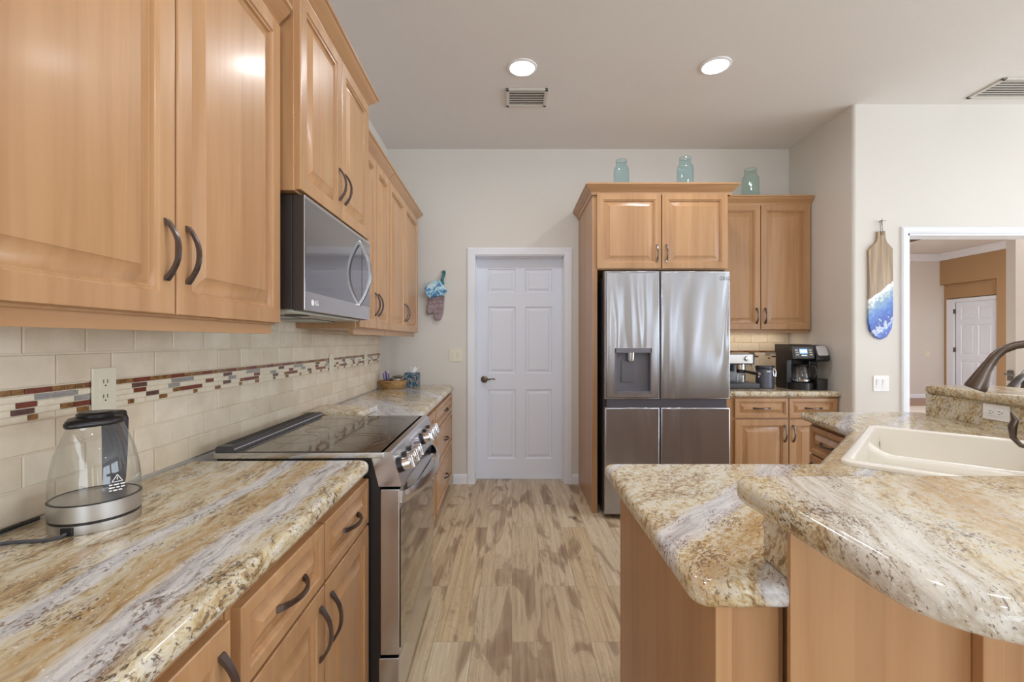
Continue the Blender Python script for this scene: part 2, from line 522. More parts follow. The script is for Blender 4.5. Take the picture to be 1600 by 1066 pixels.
# ------------------------------------------------------------------ mesh builder
class MB:
    def __init__(s):
        s.bm = bmesh.new()
        s.mi = 0
        s.M = Matrix.Identity(4)

    def v(s, p):
        return s.bm.verts.new(s.M @ Vector(p))

    def f(s, vs):
        try:
            fc = s.bm.faces.new(vs)
            fc.material_index = s.mi
            return fc
        except ValueError:
            return None

    def box(s, x0, x1, y0, y1, z0, z1, bev=0.0, seg=2):
        vs = [s.v((x, y, z)) for x in (x0, x1) for y in (y0, y1) for z in (z0, z1)]
        q = [(0, 1, 3, 2), (4, 6, 7, 5), (0, 4, 5, 1), (2, 3, 7, 6), (0, 2, 6, 4), (1, 5, 7, 3)]
        fs = [s.f([vs[i] for i in a]) for a in q]
        if bev > 0:
            es = list({e for fc in fs for e in fc.edges})
            r = bmesh.ops.bevel(s.bm, geom=es, offset=bev, segments=seg, profile=0.5, affect='EDGES')
            for fc in r['faces']:
                fc.material_index = s.mi
        return s

    def rings(s, rl, cap0=True, cap1=True, closed=True):
        """rl: list of rings (lists of points, same count); bridges them."""
        vr = [[s.v(p) for p in r] for r in rl]
        n = len(vr[0])
        for a, b in zip(vr[:-1], vr[1:]):
            for i in range(n if closed else n - 1):
                j = (i + 1) % n
                s.f([a[i], a[j], b[j], b[i]])
        if cap0:
            s.f(list(reversed(vr[0])))
        if cap1:
            s.f(vr[-1])
        return s

    def lathe(s, prof, c=(0, 0, 0), seg=24, axis='z', sx=1.0, sy=1.0, cap0=False, cap1=False):
        rl = []
        for r, h in prof:
            ring = []
            for i in range(seg):
                a = 2 * PI * i / seg
                x, y = r * math.cos(a) * sx, r * math.sin(a) * sy
                if axis == 'z':
                    ring.append((c[0] + x, c[1] + y, c[2] + h))
                elif axis == 'x':
                    ring.append((c[0] + h, c[1] + x, c[2] + y))
                else:
                    ring.append((c[0] + x, c[1] - h, c[2] + y))
            rl.append(ring)
        return s.rings(rl, cap0, cap1)

    def cyl(s, p0, p1, r0, r1=None, seg=20, caps=True):
        r1 = r0 if r1 is None else r1
        return s.tube([p0, p1], [r0, r1], seg, caps)

    def tube(s, pts, r, seg=10, caps=True, closed=False):
        pts = [Vector(p) for p in pts]
        n = len(pts)
        rr = r if isinstance(r, (list, tuple)) else [r] * n
        rl = []
        up = None
        for i, p in enumerate(pts):
            if closed:
                t = (pts[(i + 1) % n] - pts[i - 1]).normalized()
            else:
                t = (pts[min(i + 1, n - 1)] - pts[max(i - 1, 0)]).normalized()
            if up is None:
                up = Vector((0, 0, 1)) if abs(t.z) < 0.9 else Vector((1, 0, 0))
            a = (up - t * up.dot(t))
            a = a.normalized() if a.length > 1e-6 else t.orthogonal().normalized()
            b = t.cross(a)
            up = a
            rl.append([p + (a * math.cos(2 * PI * k / seg) + b * math.sin(2 * PI * k / seg)) * rr[i] for k in range(seg)])
        if closed:
            rl.append(rl[0])
        return s.rings(rl, caps and not closed, caps and not closed)

    def prism(s, poly, z0, z1, bev=0.0, seg=2):
        a = [s.v((x, y, z0)) for x, y in poly]
        b = [s.v((x, y, z1)) for x, y in poly]
        n = len(poly)
        fs = [s.f(list(reversed(a))), s.f(b)]
        for i in range(n):
            j = (i + 1) % n
            fs.append(s.f([a[i], a[j], b[j], b[i]]))
        if bev > 0:
            es = list({e for fc in (fs[0], fs[1]) for e in fc.edges})
            r = bmesh.ops.bevel(s.bm, geom=es, offset=bev, segments=seg, profile=0.5, affect='EDGES')
            for fc in r['faces']:
                fc.material_index = s.mi
        return s

    def build(s, name, mats, off=(0, 0, 0), smooth=35):
        bmesh.ops.remove_doubles(s.bm, verts=s.bm.verts, dist=1e-6)
        bmesh.ops.recalc_face_normals(s.bm, faces=s.bm.faces)
        bmesh.ops.translate(s.bm, verts=s.bm.verts, vec=-Vector(off))
        me = bpy.data.meshes.new(name)
        s.bm.to_mesh(me)
        s.bm.free()
        for m in (mats if isinstance(mats, (list, tuple)) else [mats]):
            me.materials.append(m)
        if smooth:
            for p in me.polygons:
                p.use_smooth = True
            me.set_sharp_from_angle(angle=math.radians(smooth))
        o = bpy.data.objects.new(name, me)
        if smooth:
            wn = o.modifiers.new('weighted_normal', 'WEIGHTED_NORMAL')
            wn.mode = 'FACE_AREA'
            wn.weight = 90
            wn.keep_sharp = True
        COL.objects.link(o)
        return o


FW = Matrix.Identity(4)
FL = Matrix.Translation((-1.055, 0, 0)) @ Matrix.Rotation(0.02, 4, 'Z')      # frame of the left wall: x = away from the wall
BASE = {}


def place(o, base, frame):
    o.matrix_world = frame @ Matrix.Translation(base)


def thing(name, label, cat, base, frame=FW, group=None):
    o = bpy.data.objects.new(name, None)
    o.empty_display_size = 0.05
    COL.objects.link(o)
    place(o, base, frame)
    tag(o, label, cat, group)
    BASE[o.name] = Vector(base)
    return o


def tag(o, label, cat, group=None):
    o['label'] = label
    o['category'] = cat
    if group:
        o['group'] = group


def part(name, mb, mats, parent, label=None, smooth=35):
    b = BASE[parent.name]
    o = mb.build(name, mats, b, smooth)
    o.parent = parent
    BASE[o.name] = b
    if label:
        o['label'] = label
    return o


def single(name, mb, mats, label, cat, base=(0, 0, 0), frame=FW, group=None, smooth=35):
    o = mb.build(name, mats, base, smooth)
    place(o, base, frame)
    tag(o, label, cat, group)
    BASE[o.name] = Vector(base)
    return o


def struct(name, mb, mats, frame=FW, smooth=0, parent=None):
    o = mb.build(name, mats, (0, 0, 0), smooth)
    o['kind'] = 'structure'
    if parent:
        o.parent = parent
    else:
        place(o, (0, 0, 0), frame)
    BASE[o.name] = Vector((0, 0, 0))
    return o


def copy_tree(o, parent=None):
    c = o.copy()
    COL.objects.link(c)
    if parent:
        c.parent = parent
    for ch in list(o.children):
        copy_tree(ch, c)
    return c


def fr(o, a, b, n):
    """frame at o: a = right, b = up, n = out"""
    a, b, n = Vector(a), Vector(b), Vector(n)
    return Matrix(((a.x, b.x, n.x, o[0]), (a.y, b.y, n.y, o[1]), (a.z, b.z, n.z, o[2]), (0, 0, 0, 1)))


def fr_left(u, v, z):            # faces away from the left wall
    return fr((u, v, z), (0, 1, 0), (0, 0, 1), (1, 0, 0))


def fr_cam(x, y, z):             # faces the camera
    return fr((x, y, z), (1, 0, 0), (0, 0, 1), (0, -1, 0))


def rect(w, h, i, n):
    return [(i, i, n), (w - i, i, n), (w - i, h - i, n), (i, h - i, n)]


def panel_front(mb, M, w, h, t=0.02, frm=0.058, bevel_w=0.03):
    """cabinet front with frame, inner bead and raised centre panel"""
    mb.M = M
    prof = [(0, 0), (0, t - 0.004), (0.0015, t - 0.001), (0.005, t), (frm - 0.012, t), (frm - 0.009, t - 0.005), (frm - 0.003, t - 0.006), (frm, t - 0.014),
            (frm + 0.006, t - 0.014), (frm + 0.008 + bevel_w, t - 0.002), (frm + 0.010 + bevel_w, t - 0.0005)]
    mb.rings([rect(w, h, i, n) for i, n in prof])
    mb.M = Matrix.Identity(4)
    return mb


def bow_pull(mb, M, length=0.135, proj=0.03, vertical=True):
    """arched pull with flared feet, centred on the frame origin"""
    mb.M = M
    n = 16
    rl = []
    for k in range(n + 1):
        t = -1 + 2 * k / n
        s_ = t * length / 2
        h = proj * (1 - abs(t) ** 2.2)
        wd = 0.0038 + 0.0032 * t * t
        th = 0.0028
        ends = min(1.0, max(0.0, (abs(t) - 0.74) / 0.2))
        lo = max(0.0, h - th * 2) * (1 - ends)
        hi = h + th + 0.002 * ends
        if vertical:
            rl.append([(-wd, s_, lo), (wd, s_, lo), (wd, s_, hi), (-wd, s_, hi)])
        else:
            rl.append([(s_, -wd, lo), (s_, -wd, hi), (s_, wd, hi), (s_, wd, lo)])
    mb.rings(rl)
    mb.M = Matrix.Identity(4)
    return mb


CROWN = [(0.0, 0.0), (0.006, 0.0), (0.010, 0.012), (0.012, 0.020), (0.022, 0.030), (0.036, 0.044), (0.046, 0.056), (0.048, 0.062), (0.056, 0.066), (0.056, 0.078), (0.0, 0.078)]


def crown(mb, path, z, prof=CROWN):
    """moulding swept along an open path (x, y); outside is to the right of travel"""
    n = len(path)
    P = [Vector((p[0], p[1])) for p in path]
    nr = []
    for i in range(n - 1):
        d = (P[i + 1] - P[i]).normalized()
        nr.append(Vector((d.y, -d.x)))
    rl = []
    for i in range(n):
        if i == 0:
            m = nr[0]
        elif i == n - 1:
            m = nr[-1]
        else:
            m = nr[i - 1] + nr[i]
            m = m / m.dot(nr[i])
        rl.append([(P[i].x + m.x * o, P[i].y + m.y * o, z + h) for o, h in prof])
    return mb.rings(rl)


def round_poly(pts, r, seg=6):
    """rounds the corners of a polygon; r = radius or a list of radii"""
    n = len(pts)
    out = []
    for i in range(n):
        p, a, b = Vector(pts[i]), Vector(pts[i - 1]), Vector(pts[(i + 1) % n])
        ri = r[i] if isinstance(r, (list, tuple)) else r
        if ri <= 0:
            out.append((p.x, p.y))
            continue
        da, db = (a - p).normalized(), (b - p).normalized()
        ang = da.angle(db)
        t = ri / math.tan(ang / 2)
        c = p + (da + db).normalized() * (ri / math.sin(ang / 2))
        s0 = p + da * t - c
        s1 = p + db * t - c
        a0 = math.atan2(s0.y, s0.x)
        a1 = math.atan2(s1.y, s1.x)
        dlt = (a1 - a0 + PI) % (2 * PI) - PI
        for k in range(seg + 1):
            aa = a0 + dlt * k / seg
            out.append((c.x + ri * math.cos(aa), c.y + ri * math.sin(aa)))
    return out


def inset(poly, d):
    n = len(poly)
    area = sum(poly[i][0] * poly[(i + 1) % n][1] - poly[(i + 1) % n][0] * poly[i][1] for i in range(n))
    sg = 1 if area > 0 else -1
    out = []
    for i in range(n):
        p, a, b = Vector(poly[i]), Vector(poly[i - 1]), Vector(poly[(i + 1) % n])
        d0, d1 = (p - a).normalized(), (b - p).normalized()
        n0, n1 = Vector((-d0.y, d0.x)) * sg, Vector((-d1.y, d1.x)) * sg
        m = n0 + n1
        m = m / max(0.3, m.dot(n1))
        out.append((p.x + m.x * d, p.y + m.y * d))
    return out


def slab(mb, poly, z0, z1, b=0.018, hole=None, seg=5):
    """stone slab with a rounded (bullnose) edge and an optional hole"""
    rl = []
    for k in range(seg + 1):
        a = PI / 2 * k / seg
        rl.append((b * (1 - math.sin(a)), z0 + b * (1 - math.cos(a))))
    for k in range(seg + 1):
        a = PI / 2 * k / seg
        rl.append((b * (1 - math.cos(a)), z1 - b * (1 - math.sin(a))))
    rings = []
    for i, z in rl:
        pp = inset(poly, i) if i > 1e-7 else poly
        rings.append([mb.v((x, y, z)) for x, y in pp])
    n = len(poly)
    for r0, r1 in zip(rings[:-1], rings[1:]):
        for i in range(n):
            j = (i + 1) % n
            mb.f([r0[i], r0[j], r1[j], r1[i]])
    if not hole:
        mb.f(list(reversed(rings[0])))
        mb.f(rings[-1])
    else:
        hb = [mb.v((x, y, z0)) for x, y in hole]
        ht = [mb.v((x, y, z1)) for x, y in hole]
        m = len(hole)
        for i in range(m):
            j = (i + 1) % m
            mb.f([hb[i], hb[j], ht[j], ht[i]])
        for outer, inner in ((rings[0], hb), (rings[-1], ht)):
            es = []
            for lp in (outer, inner):
                for i in range(len(lp)):
                    e = mb.bm.edges.get((lp[i], lp[(i + 1) % len(lp)]))
                    es.append(e)
            bmesh.ops.triangle_fill(mb.bm, use_beauty=True, use_dissolve=False, edges=es)
    return mb


def text_mesh(txt, size, depth, M, name, mat, parent, align='CENTER'):
    cu = bpy.data.curves.new(name, 'FONT')
    cu.body = txt
    cu.size = size
    cu.extrude = depth
    cu.align_x = align
    cu.align_y = 'CENTER'
    tmp = bpy.data.objects.new(name + '_tmp', cu)
    COL.objects.link(tmp)
    dg = bpy.context.evaluated_depsgraph_get()
    me = bpy.data.meshes.new_from_object(tmp.evaluated_get(dg))
    bpy.data.objects.remove(tmp)
    bpy.data.curves.remove(cu)
    me.transform(Matrix.Translation(-BASE[parent.name]) @ M)
    me.materials.clear()
    me.materials.append(mat)
    o = bpy.data.objects.new(name, me)
    COL.objects.link(o)
    o.parent = parent
    return o


# ------------------------------------------------------------------ room shell
ZC = ROOM['zc']
m = MB(); m.box(-1.4, 2.7, 3.4, 4.45, -0.1, 0); m.box(-1.4, 8.2, -1.2, 3.4, -0.1, 0); struct('floor', m, FLOORM)
m = MB(); m.box(-1.4, 8.2, -5.2, -1.2, -0.1, 0); struct('floor_living', m, paint('pale_bounce_floor', rgb(214, 210, 204), 0.0, rough=0.3))  # unseen floor, made pale to bounce light up to the ceiling
m = MB(); m.box(2.71, 11.0, 3.40, 9.2, -0.1, 0.0); struct('floor_hall', m, paint('hall_bounce_floor', rgb(206, 198, 188), 0.0, rough=0.4))  # unseen stretch, made neutral to keep red bounce off the hall walls
m = MB(); m.box(2.71, 11.0, 9.2, 10.8, -0.1, 0.0); struct('floor_hall_end', m, HALLFLOOR)
m = MB(); m.box(-1.4, 8.2, -5.2, 4.45, ZC, ZC + 0.1); struct('ceiling', m, CEILP)
m = MB(); m.box(-0.15, -0.012, -5.2, 4.3, 0, ZC); struct('wall_left', m, WALLP, FL)
# back wall with the door opening
DX0, DX1, DZ1 = -0.342, 0.483, 2.103
m = MB()
m.box(-1.4, DX0, 4.19, 4.33, 0, ZC); m.box(DX1, 2.7, 4.19, 4.33, 0, ZC); m.box(DX0, DX1, 4.19, 4.33, DZ1, ZC)
struct('wall_back', m, WALLP)
m = MB()
m.prism(round_poly([(2.55, 4.3), (2.55, 3.40), (2.905, 3.40), (2.905, 3.52), (2.70, 3.52), (2.70, 4.3)], [0, 0.022, 0, 0, 0, 0], 6), 0, ZC)
struct('wall_right', m, WALLP, smooth=40)
OX0, OX1, OZ1 = 2.955, 5.6, 2.115
m = MB(); m.box(2.905, 8.2, 3.40, 3.52, OZ1, ZC); m.box(2.905, OX0, 3.40, 3.52, 0, OZ1); m.box(OX1, 8.2, 3.40, 3.52, 0, OZ1)
struct('wall_opening', m, WALLP)
# rear wall and living-side wall with their windows
m = MB()
xs = [-1.4] + [q for w_ in WIN for q in (w_[0], w_[1])] + [8.2]
for i in range(0, len(xs), 2):
    m.box(xs[i], xs[i + 1], -5.15, -5.0, 0, ZC)
for x0, x1, z0, z1, _ in WIN:
    m.box(x0, x1, -5.15, -5.0, 0, z0)
    m.box(x0, x1, -5.15, -5.0, z1, ZC)
struct('wall_rear', m, WALLP)
m = MB()
ys = [-5.0] + [q for w_ in WIN_SIDE for q in (w_[0], w_[1])] + [3.4]
for i in range(0, len(ys), 2):
    m.box(8.0, 8.15, ys[i], ys[i + 1], 0, ZC)
for y0, y1, z0, z1, _ in WIN_SIDE:
    m.box(8.0, 8.15, y0, y1, 0, z0)
    m.box(8.0, 8.15, y0, y1, z1, ZC)
struct('wall_side', m, WALLP)
for k, (x0, x1, z0, z1, _) in enumerate(WIN):
    m = MB()
    for a in (x0, x1):
        m.box(a - 0.06, a + 0.03, -5.0, -4.93, z0 - 0.06, z1 + 0.06, 0.004)
    m.box(x0 + 0.03, x1 - 0.06, -5.0, -4.93, z0 - 0.06, z0 + 0.03); m.box(x0 + 0.03, x1 - 0.06, -5.0, -4.93, z1 - 0.03, z1 + 0.06)
    w_o = struct('window_%d' % (k + 1), m, TRIMW)
    for a in ((x0 - 0.42, x0 - 0.02), (x1 + 0.02, x1 + 0.42)):  # added curtains: warm colour for the refrigerator doors to reflect
        m = MB()
        n_ = 40
        pr = [(max(a[0], -1.0) + (a[1] - max(a[0], -1.0)) * i_ / n_, -4.86 + 0.03 * math.sin(i_ * 1.35)) for i_ in range(n_ + 1)]
        m.rings([[(x, y, z) for x, y in pr] + [(x, y - 0.012, z) for x, y in reversed(pr)] for z in (0.02, 2.62)])
        o = part('reflection_curtain', m, GOLDC, w_o, smooth=50)
        o['kind'] = 'structure'
for k, (y0, y1, z0, z1, _) in enumerate(WIN_SIDE):
    m = MB()
    for a in (y0, (y0 + y1) / 2, y1):
        m.box(7.93, 8.0, a - 0.045, a + 0.045, z0 - 0.06, z1 + 0.06, 0.004)
    struct('window_%d' % (k + 4), m, TRIMW)

# baseboards
BB = [(0, 0), (0.014, 0), (0.014, 0.06), (0.011, 0.068), (0.011, 0.078), (0.005, 0.09), (0, 0.09)]


def baseboard(name, path, mat=TRIMW):
    mb = MB()
    crown(mb, path, 0.0, BB)
    return struct(name, mb, mat, smooth=30)


baseboard('baseboard_back', [(-0.54, 4.19), (-0.4125, 4.19)])
baseboard('baseboard_door', [(0.548, 4.19), (0.612, 4.19)])
baseboard('baseboard_right', [(2.55, 3.44), (2.55, 3.40), (2.90, 3.40)])

# door casing (mitred), jamb and six-panel door
CAS = [(0, 0), (0, 0.012), (0.012, 0.018), (0.035, 0.018), (0.05, 0.014), (0.062, 0.014), (0.068, 0.008), (0.0685, 0)]


def casing(mb, x0, x1, ztop, y, w=0.0685, prof=CAS):
    """casing round an opening in a wall that faces the camera (face at y)"""
    for (pth) in ([(x0, 0.0), (x0, ztop), (x1, ztop), (x1, 0.0)],):
        rl = []
        dirs = [Vector((-1, 0)), Vector((-1, 1)), Vector((1, 1)), Vector((1, 0))]
        for p, d in zip(pth, dirs):
            rl.append([(p[0] + d.x * (w - o), y - h, p[1] + d.y * (w - o)) for o, h in prof])
        mb.rings(rl)
    return mb


m = MB(); casing(m, DX0, DX1, DZ1, 4.19); struct('trim_1', m, TRIMW, smooth=30)
m = MB()
m.box(DX0 - 0.02, DX0 + 0.005, 4.186, 4.42, 0, DZ1); m.box(DX1 - 0.005, DX1 + 0.02, 4.186, 4.42, 0, DZ1); m.box(DX0 + 0.005, DX1 - 0.005, 4.186, 4.42, DZ1 - 0.005, DZ1 + 0.02)
m.box(DX0, DX0 + 0.012, 4.27, 4.305, 0, DZ1); m.box(DX1 - 0.012, DX1, 4.27, 4.305, 0, DZ1); m.box(DX0, DX1, 4.27, 4.305, DZ1 - 0.012, DZ1)
struct('trim_2', m, TRIMW)


def six_panel(mb, M, w, h, t, cols, rows):
    """door leaf: flat stiles and rails, each panel sunk with a raised field. cols / rows: (start, end) pairs"""
    mb.M = M
    xs = sorted({0, w} | {q for c in cols for q in c})
    ys = sorted({0, h} | {q for r in rows for q in r})
    for i in range(len(xs) - 1):
        for j in range(len(ys) - 1):
            x0, x1, y0, y1 = xs[i], xs[i + 1], ys[j], ys[j + 1]
            if (x0, x1) in cols and (y0, y1) in rows:
                pr = [(0, t), (0.010, t - 0.012), (0.020, t - 0.012), (0.042, t - 0.003), (0.044, t - 0.003)]
                mb.rings([[(x0 + k, y0 + k, n), (x1 - k, y0 + k, n), (x1 - k, y1 - k, n), (x0 + k, y1 - k, n)] for k, n in pr], cap0=False)
            else:
                mb.f([mb.v((x0, y0, t)), mb.v((x1, y0, t)), mb.v((x1, y1, t)), mb.v((x0, y1, t))])
    r0 = [(0, 0, 0), (w, 0, 0), (w, h, 0), (0, h, 0)]
    mb.rings([r0, [(x, y, t) for x, y, _ in r0]], cap1=False)
    mb.M = Matrix.Identity(4)
    return mb


DW = DX1 - DX0 - 0.006
m = MB()
six_panel(m, fr_cam(DX0 + 0.003, 4.346, 0.012), DW, DZ1 - 0.015, 0.04,
          [(0.108, 0.374), (0.463, 0.719)], [(0.188, 0.845), (0.995, 1.628), (1.758, 1.985)])
door1 = struct('door_1', m, DOORW, smooth=20)
m = MB()
m.M = fr_cam(-0.262, 4.303, 0.952)
m.lathe([(0.0, 0.0), (0.033, 0.0), (0.033, 0.004), (0.028, 0.010), (0.018, 0.012), (0.012, 0.016), (0.012, 0.045), (0.0, 0.047)], seg=24)
m.tube([(0, 0, 0.042), (0.03, -0.002, 0.046), (0.06, 0.006, 0.046), (0.085, 0.010, 0.044), (0.102, 0.002, 0.04)], [0.010, 0.008, 0.0065, 0.0065, 0.006], 10)
m.M = Matrix.Identity(4)
o = part('lever_handle', m, plain('aged_nickel', rgb(116, 106, 92), 0.25, 0.9), door1, 'aged nickel lever handle')
o['kind'] = 'structure'

# opening casing and the hall beyond it
m = MB(); casing(m, OX0, OX1, OZ1, 3.40, 0.052, [(0, 0), (0, 0.012), (0.01, 0.018), (0.035, 0.018), (0.048, 0.010), (0.052, 0)])
m.box(OX0 - 0.0, OX0 + 0.012, 3.395, 3.53, 0, OZ1); m.box(OX0, OX1, 3.395, 3.53, OZ1 - 0.012, OZ1)
struct('trim_3', m, TRIMW, smooth=30)
HZ = 3.30
m = MB(); m.box(2.6, 11.0, 3.52, 10.8, HZ, HZ + 0.1); struct('ceiling_hall', m, CEILP)
m = MB(); m.box(2.6, 10.2, 10.5, 10.65, 0, HZ); struct('wall_hall_end', m, HALLP)
m = MB(); m.box(2.55, 2.7, 4.34, 10.6, 0, HZ); m.box(2.7, 8.2, 3.521, 3.56, OZ1, HZ); struct('wall_hall_near', m, HALLP)
m = MB()
NY0, NY1, NZ = 9.27, 10.42, 2.60
m.box(9.87, 10.25, 3.5, NY0, 0, HZ); m.box(9.87, 10.25, NY0, 10.5, NZ, HZ); m.box(9.97, 10.25, NY0, 10.5, 2.28, NZ); m.box(9.97, 10.25, NY1, 10.5, 0, 2.28)
struct('wall_hall_side', m, TANP)
HC = [(0, 0), (0.02, 0), (0.02, 0.02), (0.05, 0.05), (0.09, 0.09), (0.12, 0.11), (0.12, 0.14), (0, 0.14)]
m = MB(); crown(m, [(2.7, 10.5), (9.87, 10.5), (9.87, 3.6)], HZ - 0.14, HC); struct('trim_4', m, TRIMW, smooth=30)
m = MB(); crown(m, [(2.7, 10.5), (9.95, 10.5)], 0, BB); struct('baseboard_hall', m, TRIMW)
# white casing and panel door in the niche of the tan wall (faces -x)
m = MB()
m.box(9.945, 10.25, NY0, NY0 + 0.08, 0, 2.26, 0.004); m.box(9.945, 10.25, NY1 - 0.17, NY1, 0, 2.26, 0.004); m.box(9.945, 10.25, NY0 + 0.08, NY1 - 0.17, 2.18, 2.26, 0.004)
struct('trim_5', m, TRIMW)
m = MB()
w_ = NY1 - 0.17 - NY0 - 0.08 - 0.03
six_panel(m, fr((10.02, NY1 - 0.17 - 0.02, 0.01), (0, -1, 0), (0, 0, 1), (-1, 0, 0)), w_, 2.165, 0.04,
          [(0.11, 0.40), (0.49, 0.77)], [(0.2, 0.86), (1.0, 1.66), (1.78, 2.04)])
door2 = struct('door_2', m, DOORW, smooth=20)
for z in (0.25, 1.12, 1.98):
    m = MB(); m.box(9.955, 10.0, NY1 - 0.185, NY1 - 0.155, z - 0.05, z + 0.05, 0.003); m.cyl((9.95, NY1 - 0.17, z - 0.05), (9.95, NY1 - 0.17, z + 0.05), 0.012, seg=8)
    o = part('hinge', m, BRONZE, door2); o['kind'] = 'structure'
m = MB(); m.box(9.985, 10.0, NY1 - 0.178, NY1 - 0.163, 0.02, 2.17); o = part('door_gap', m, SLOT, door2); o['kind'] = 'structure'
# beige leaf / partition at the right edge of the opening, with its lever
m = MB(); m.box(5.70, 7.3, 5.15, 5.25, 0, HZ); part_w = struct('wall_partition', m, HALLP)
m = MB(); m.box(5.688, 5.700, 5.17, 5.23, 0.86, 0.98, 0.003); m.tube([(5.69, 5.17, 0.93), (5.64, 5.16, 0.93), (5.60, 5.15, 0.945), (5.575, 5.15, 0.94)], [0.016, 0.014, 0.012, 0.011], 8)
o = part('lever_handle', m, plain('pewter', rgb(120, 116, 110), 0.3, 0.8), part_w); o['kind'] = 'structure'

# ------------------------------------------------------------------ left backsplash: travertine tiles and a mosaic band
def backsplash(name, length0, length1, rows, band_z, place_fn, sheet_phase=0.0, holes=()):
    """rows: (z0, z1) of the stone courses; the mosaic strips fill band_z; place_fn(mb) sets the frame (a, b, n)"""
    mb = MB()
    mb.M = place_fn
    mb.mi = 0
    zlo, zhi = rows[0][0], rows[-1][1]
    mb.box(length0, length1, zlo, zhi, 0, 0.005)
    g = 0.0016
    for k, (z0, z1) in enumerate(rows):
        if z0 >= band_z[0] - 1e-6 and z1 <= band_z[1] + 1e-6:
            continue
        x = length0 - (0.076 if k % 2 else 0.0)
        while x < length1:
            a, b = max(x, length0), min(x + 0.1525, length1)
            if b - a > 0.006:
                mb.mi = 1
                j = random.uniform(-0.0012, 0.0012)
                mb.box(a + g, b - g, z0 + g, z1 - g, 0.002, 0.0095 + random.uniform(-0.0006, 0.0008), 0.0022, 1)
            x += 0.1525
    # mosaic: R red, G gold-brown, Y grey, D dark, C cream; lengths in metres
    pats = ['R.062 G.03 G.028 G.028', 'Y.105 C.165 D.055 C.10', 'C.13 R.046 C.09 Y.05', 'G.034 R.108 C.12 D.05 C.06', 'C.055 G.034 C.12 G.022 C.04']
    idx = {'R': 2, 'G': 3, 'Y': 4, 'D': 5, 'C': 6}
    nrow = 5
    hh = (band_z[1] - band_z[0]) / nrow
    for r in range(nrow):
        z1 = band_z[1] - r * hh
        seq = [(t[0], float(t[1:])) for t in pats[r].split()]
        x = length0 - 0.05 * r - sheet_phase
        i = 0
        while x < length1:
            kd, ln = seq[i % len(seq)]
            i += 1
            a, b = max(x, length0), min(x + ln, length1)
            if b - a > 0.006:
                mb.mi = idx[kd]
                mb.box(a + 0.0011, b - 0.0011, z1 - hh + 0.0011, z1 - 0.0011, 0.002, 0.0085, 0.0008, 1)
            x += ln
    mb.M = Matrix.Identity(4)
    return mb


TM = [GROUT, TRAV, T_RED, T_GOLD, T_GREY, T_DARK, T_CREAM]
rowsL = [(0.914, 0.988), (0.988, 1.062), (1.062, 1.136), (1.136, 1.210), (1.210, 1.285), (1.285, 1.360), (1.360, 1.434)]
mb = backsplash('bs', -0.6, 3.93, rowsL, (1.136, 1.210), fr_left(-0.0119, 0, 0), 0.02)
struct('wall_backsplash_left', mb, TM, FL)
rowsR = [(0.927, 1.001), (1.001, 1.075), (1.075, 1.150), (1.150, 1.224), (1.224, 1.299), (1.299, 1.374), (1.374, 1.42)]
mb = backsplash('bs', 1.66, 2.54, rowsR, (1.150, 1.224), fr((0, 4.19, 0), (1, 0, 0), (0, 0, 1), (0, -1, 0)), 0.13)
struct('wall_backsplash_right', mb, TM)

# ------------------------------------------------------------------ left wall cabinets
HND = 'oil-rubbed bronze bow pull'


def cab_door(parent, M, w, h, hx=None, hz=None, name='door', frm=0.058, vertical=True, hl=0.135, mat=None, bw=0.03):
    mb = MB()
    panel_front(mb, M, w, h, 0.021, frm, bw)
    d = part(name, mb, mat or MAPLE, parent, smooth=25)
    if hx is not None:
        mb = MB()
        bow_pull(mb, M @ Matrix.Translation((hx, hz, 0.0205)), hl, 0.03, vertical)
        part('handle', mb, BRONZE, d, HND, smooth=50)
    return d


def wall_cab_left(label, v0, v1, z0, z1, depth, splits, rail=0.03, hz=0.17, ends=(True, True), crown_ret=(True, True), par=0):
    t = thing('upper_cabinet', label, 'cabinet', (0.0, (v0 + v1) / 2, z0), FL, 'maple upper cabinets')
    mb = MB()
    mb.box(0.0, depth, v0, v1, z0, z1, 0.0015, 1)
    part('body', mb, MAPLE, t)
    if rail:
        mb = MB(); mb.box(depth - 0.035, depth - 0.012, v0 + 0.004, v1 - 0.004, z0 - rail, z0); part('light_rail', mb, MAPLE_H, t)
    ds = [v0 + 0.004] + splits + [v1 - 0.004]
    dz0, dz1 = z0 + 0.006, z1 - 0.006
    for i in range(len(ds) - 1):
        a, b = ds[i] + 0.0035, ds[i + 1] - 0.0035
        w = b - a
        hx = w - 0.03 if (i + par) % 2 == 0 else 0.03
        cab_door(t, fr_left(depth, a, dz0), w, dz1 - dz0, hx, hz - 0.03)
    mb = MB()
    # outside is to the right of travel: go from far to near along the wall-parallel run
    pth = []
    if crown_ret[0]:
        pth.append((0.0, v0))
    pth += [(depth, v0), (depth, v1)]
    if crown_ret[1]:
        pth.append((0.0, v1))
    crown(mb, pth, z1 - 0.012)
    part('crown_molding', mb, MAPLE_H, t, smooth=30)
    return t


ZB = 1.368
wall_cab_left('wide maple wall cabinet nearest the camera, above the glass kettle', 0.05, 1.505, ZB, 2.36, 0.30, [0.545, 1.018], crown_ret=(True, False), par=1)
wall_cab_left('maple wall cabinet directly above the microwave, projecting and taller', 1.522, 2.318, 1.822, 2.515, 0.352, [1.925], rail=0, hz=0.17)
wall_cab_left('maple wall cabinet just beyond the microwave', 2.325, 2.952, ZB + 0.012, 2.36, 0.30, [2.645], crown_ret=(False, False))
wall_cab_left('maple wall cabinet at the far end of the left wall, near the oven mitts', 2.956, 3.925, ZB + 0.012, 2.36, 0.30, [3.42], crown_ret=(False, True))

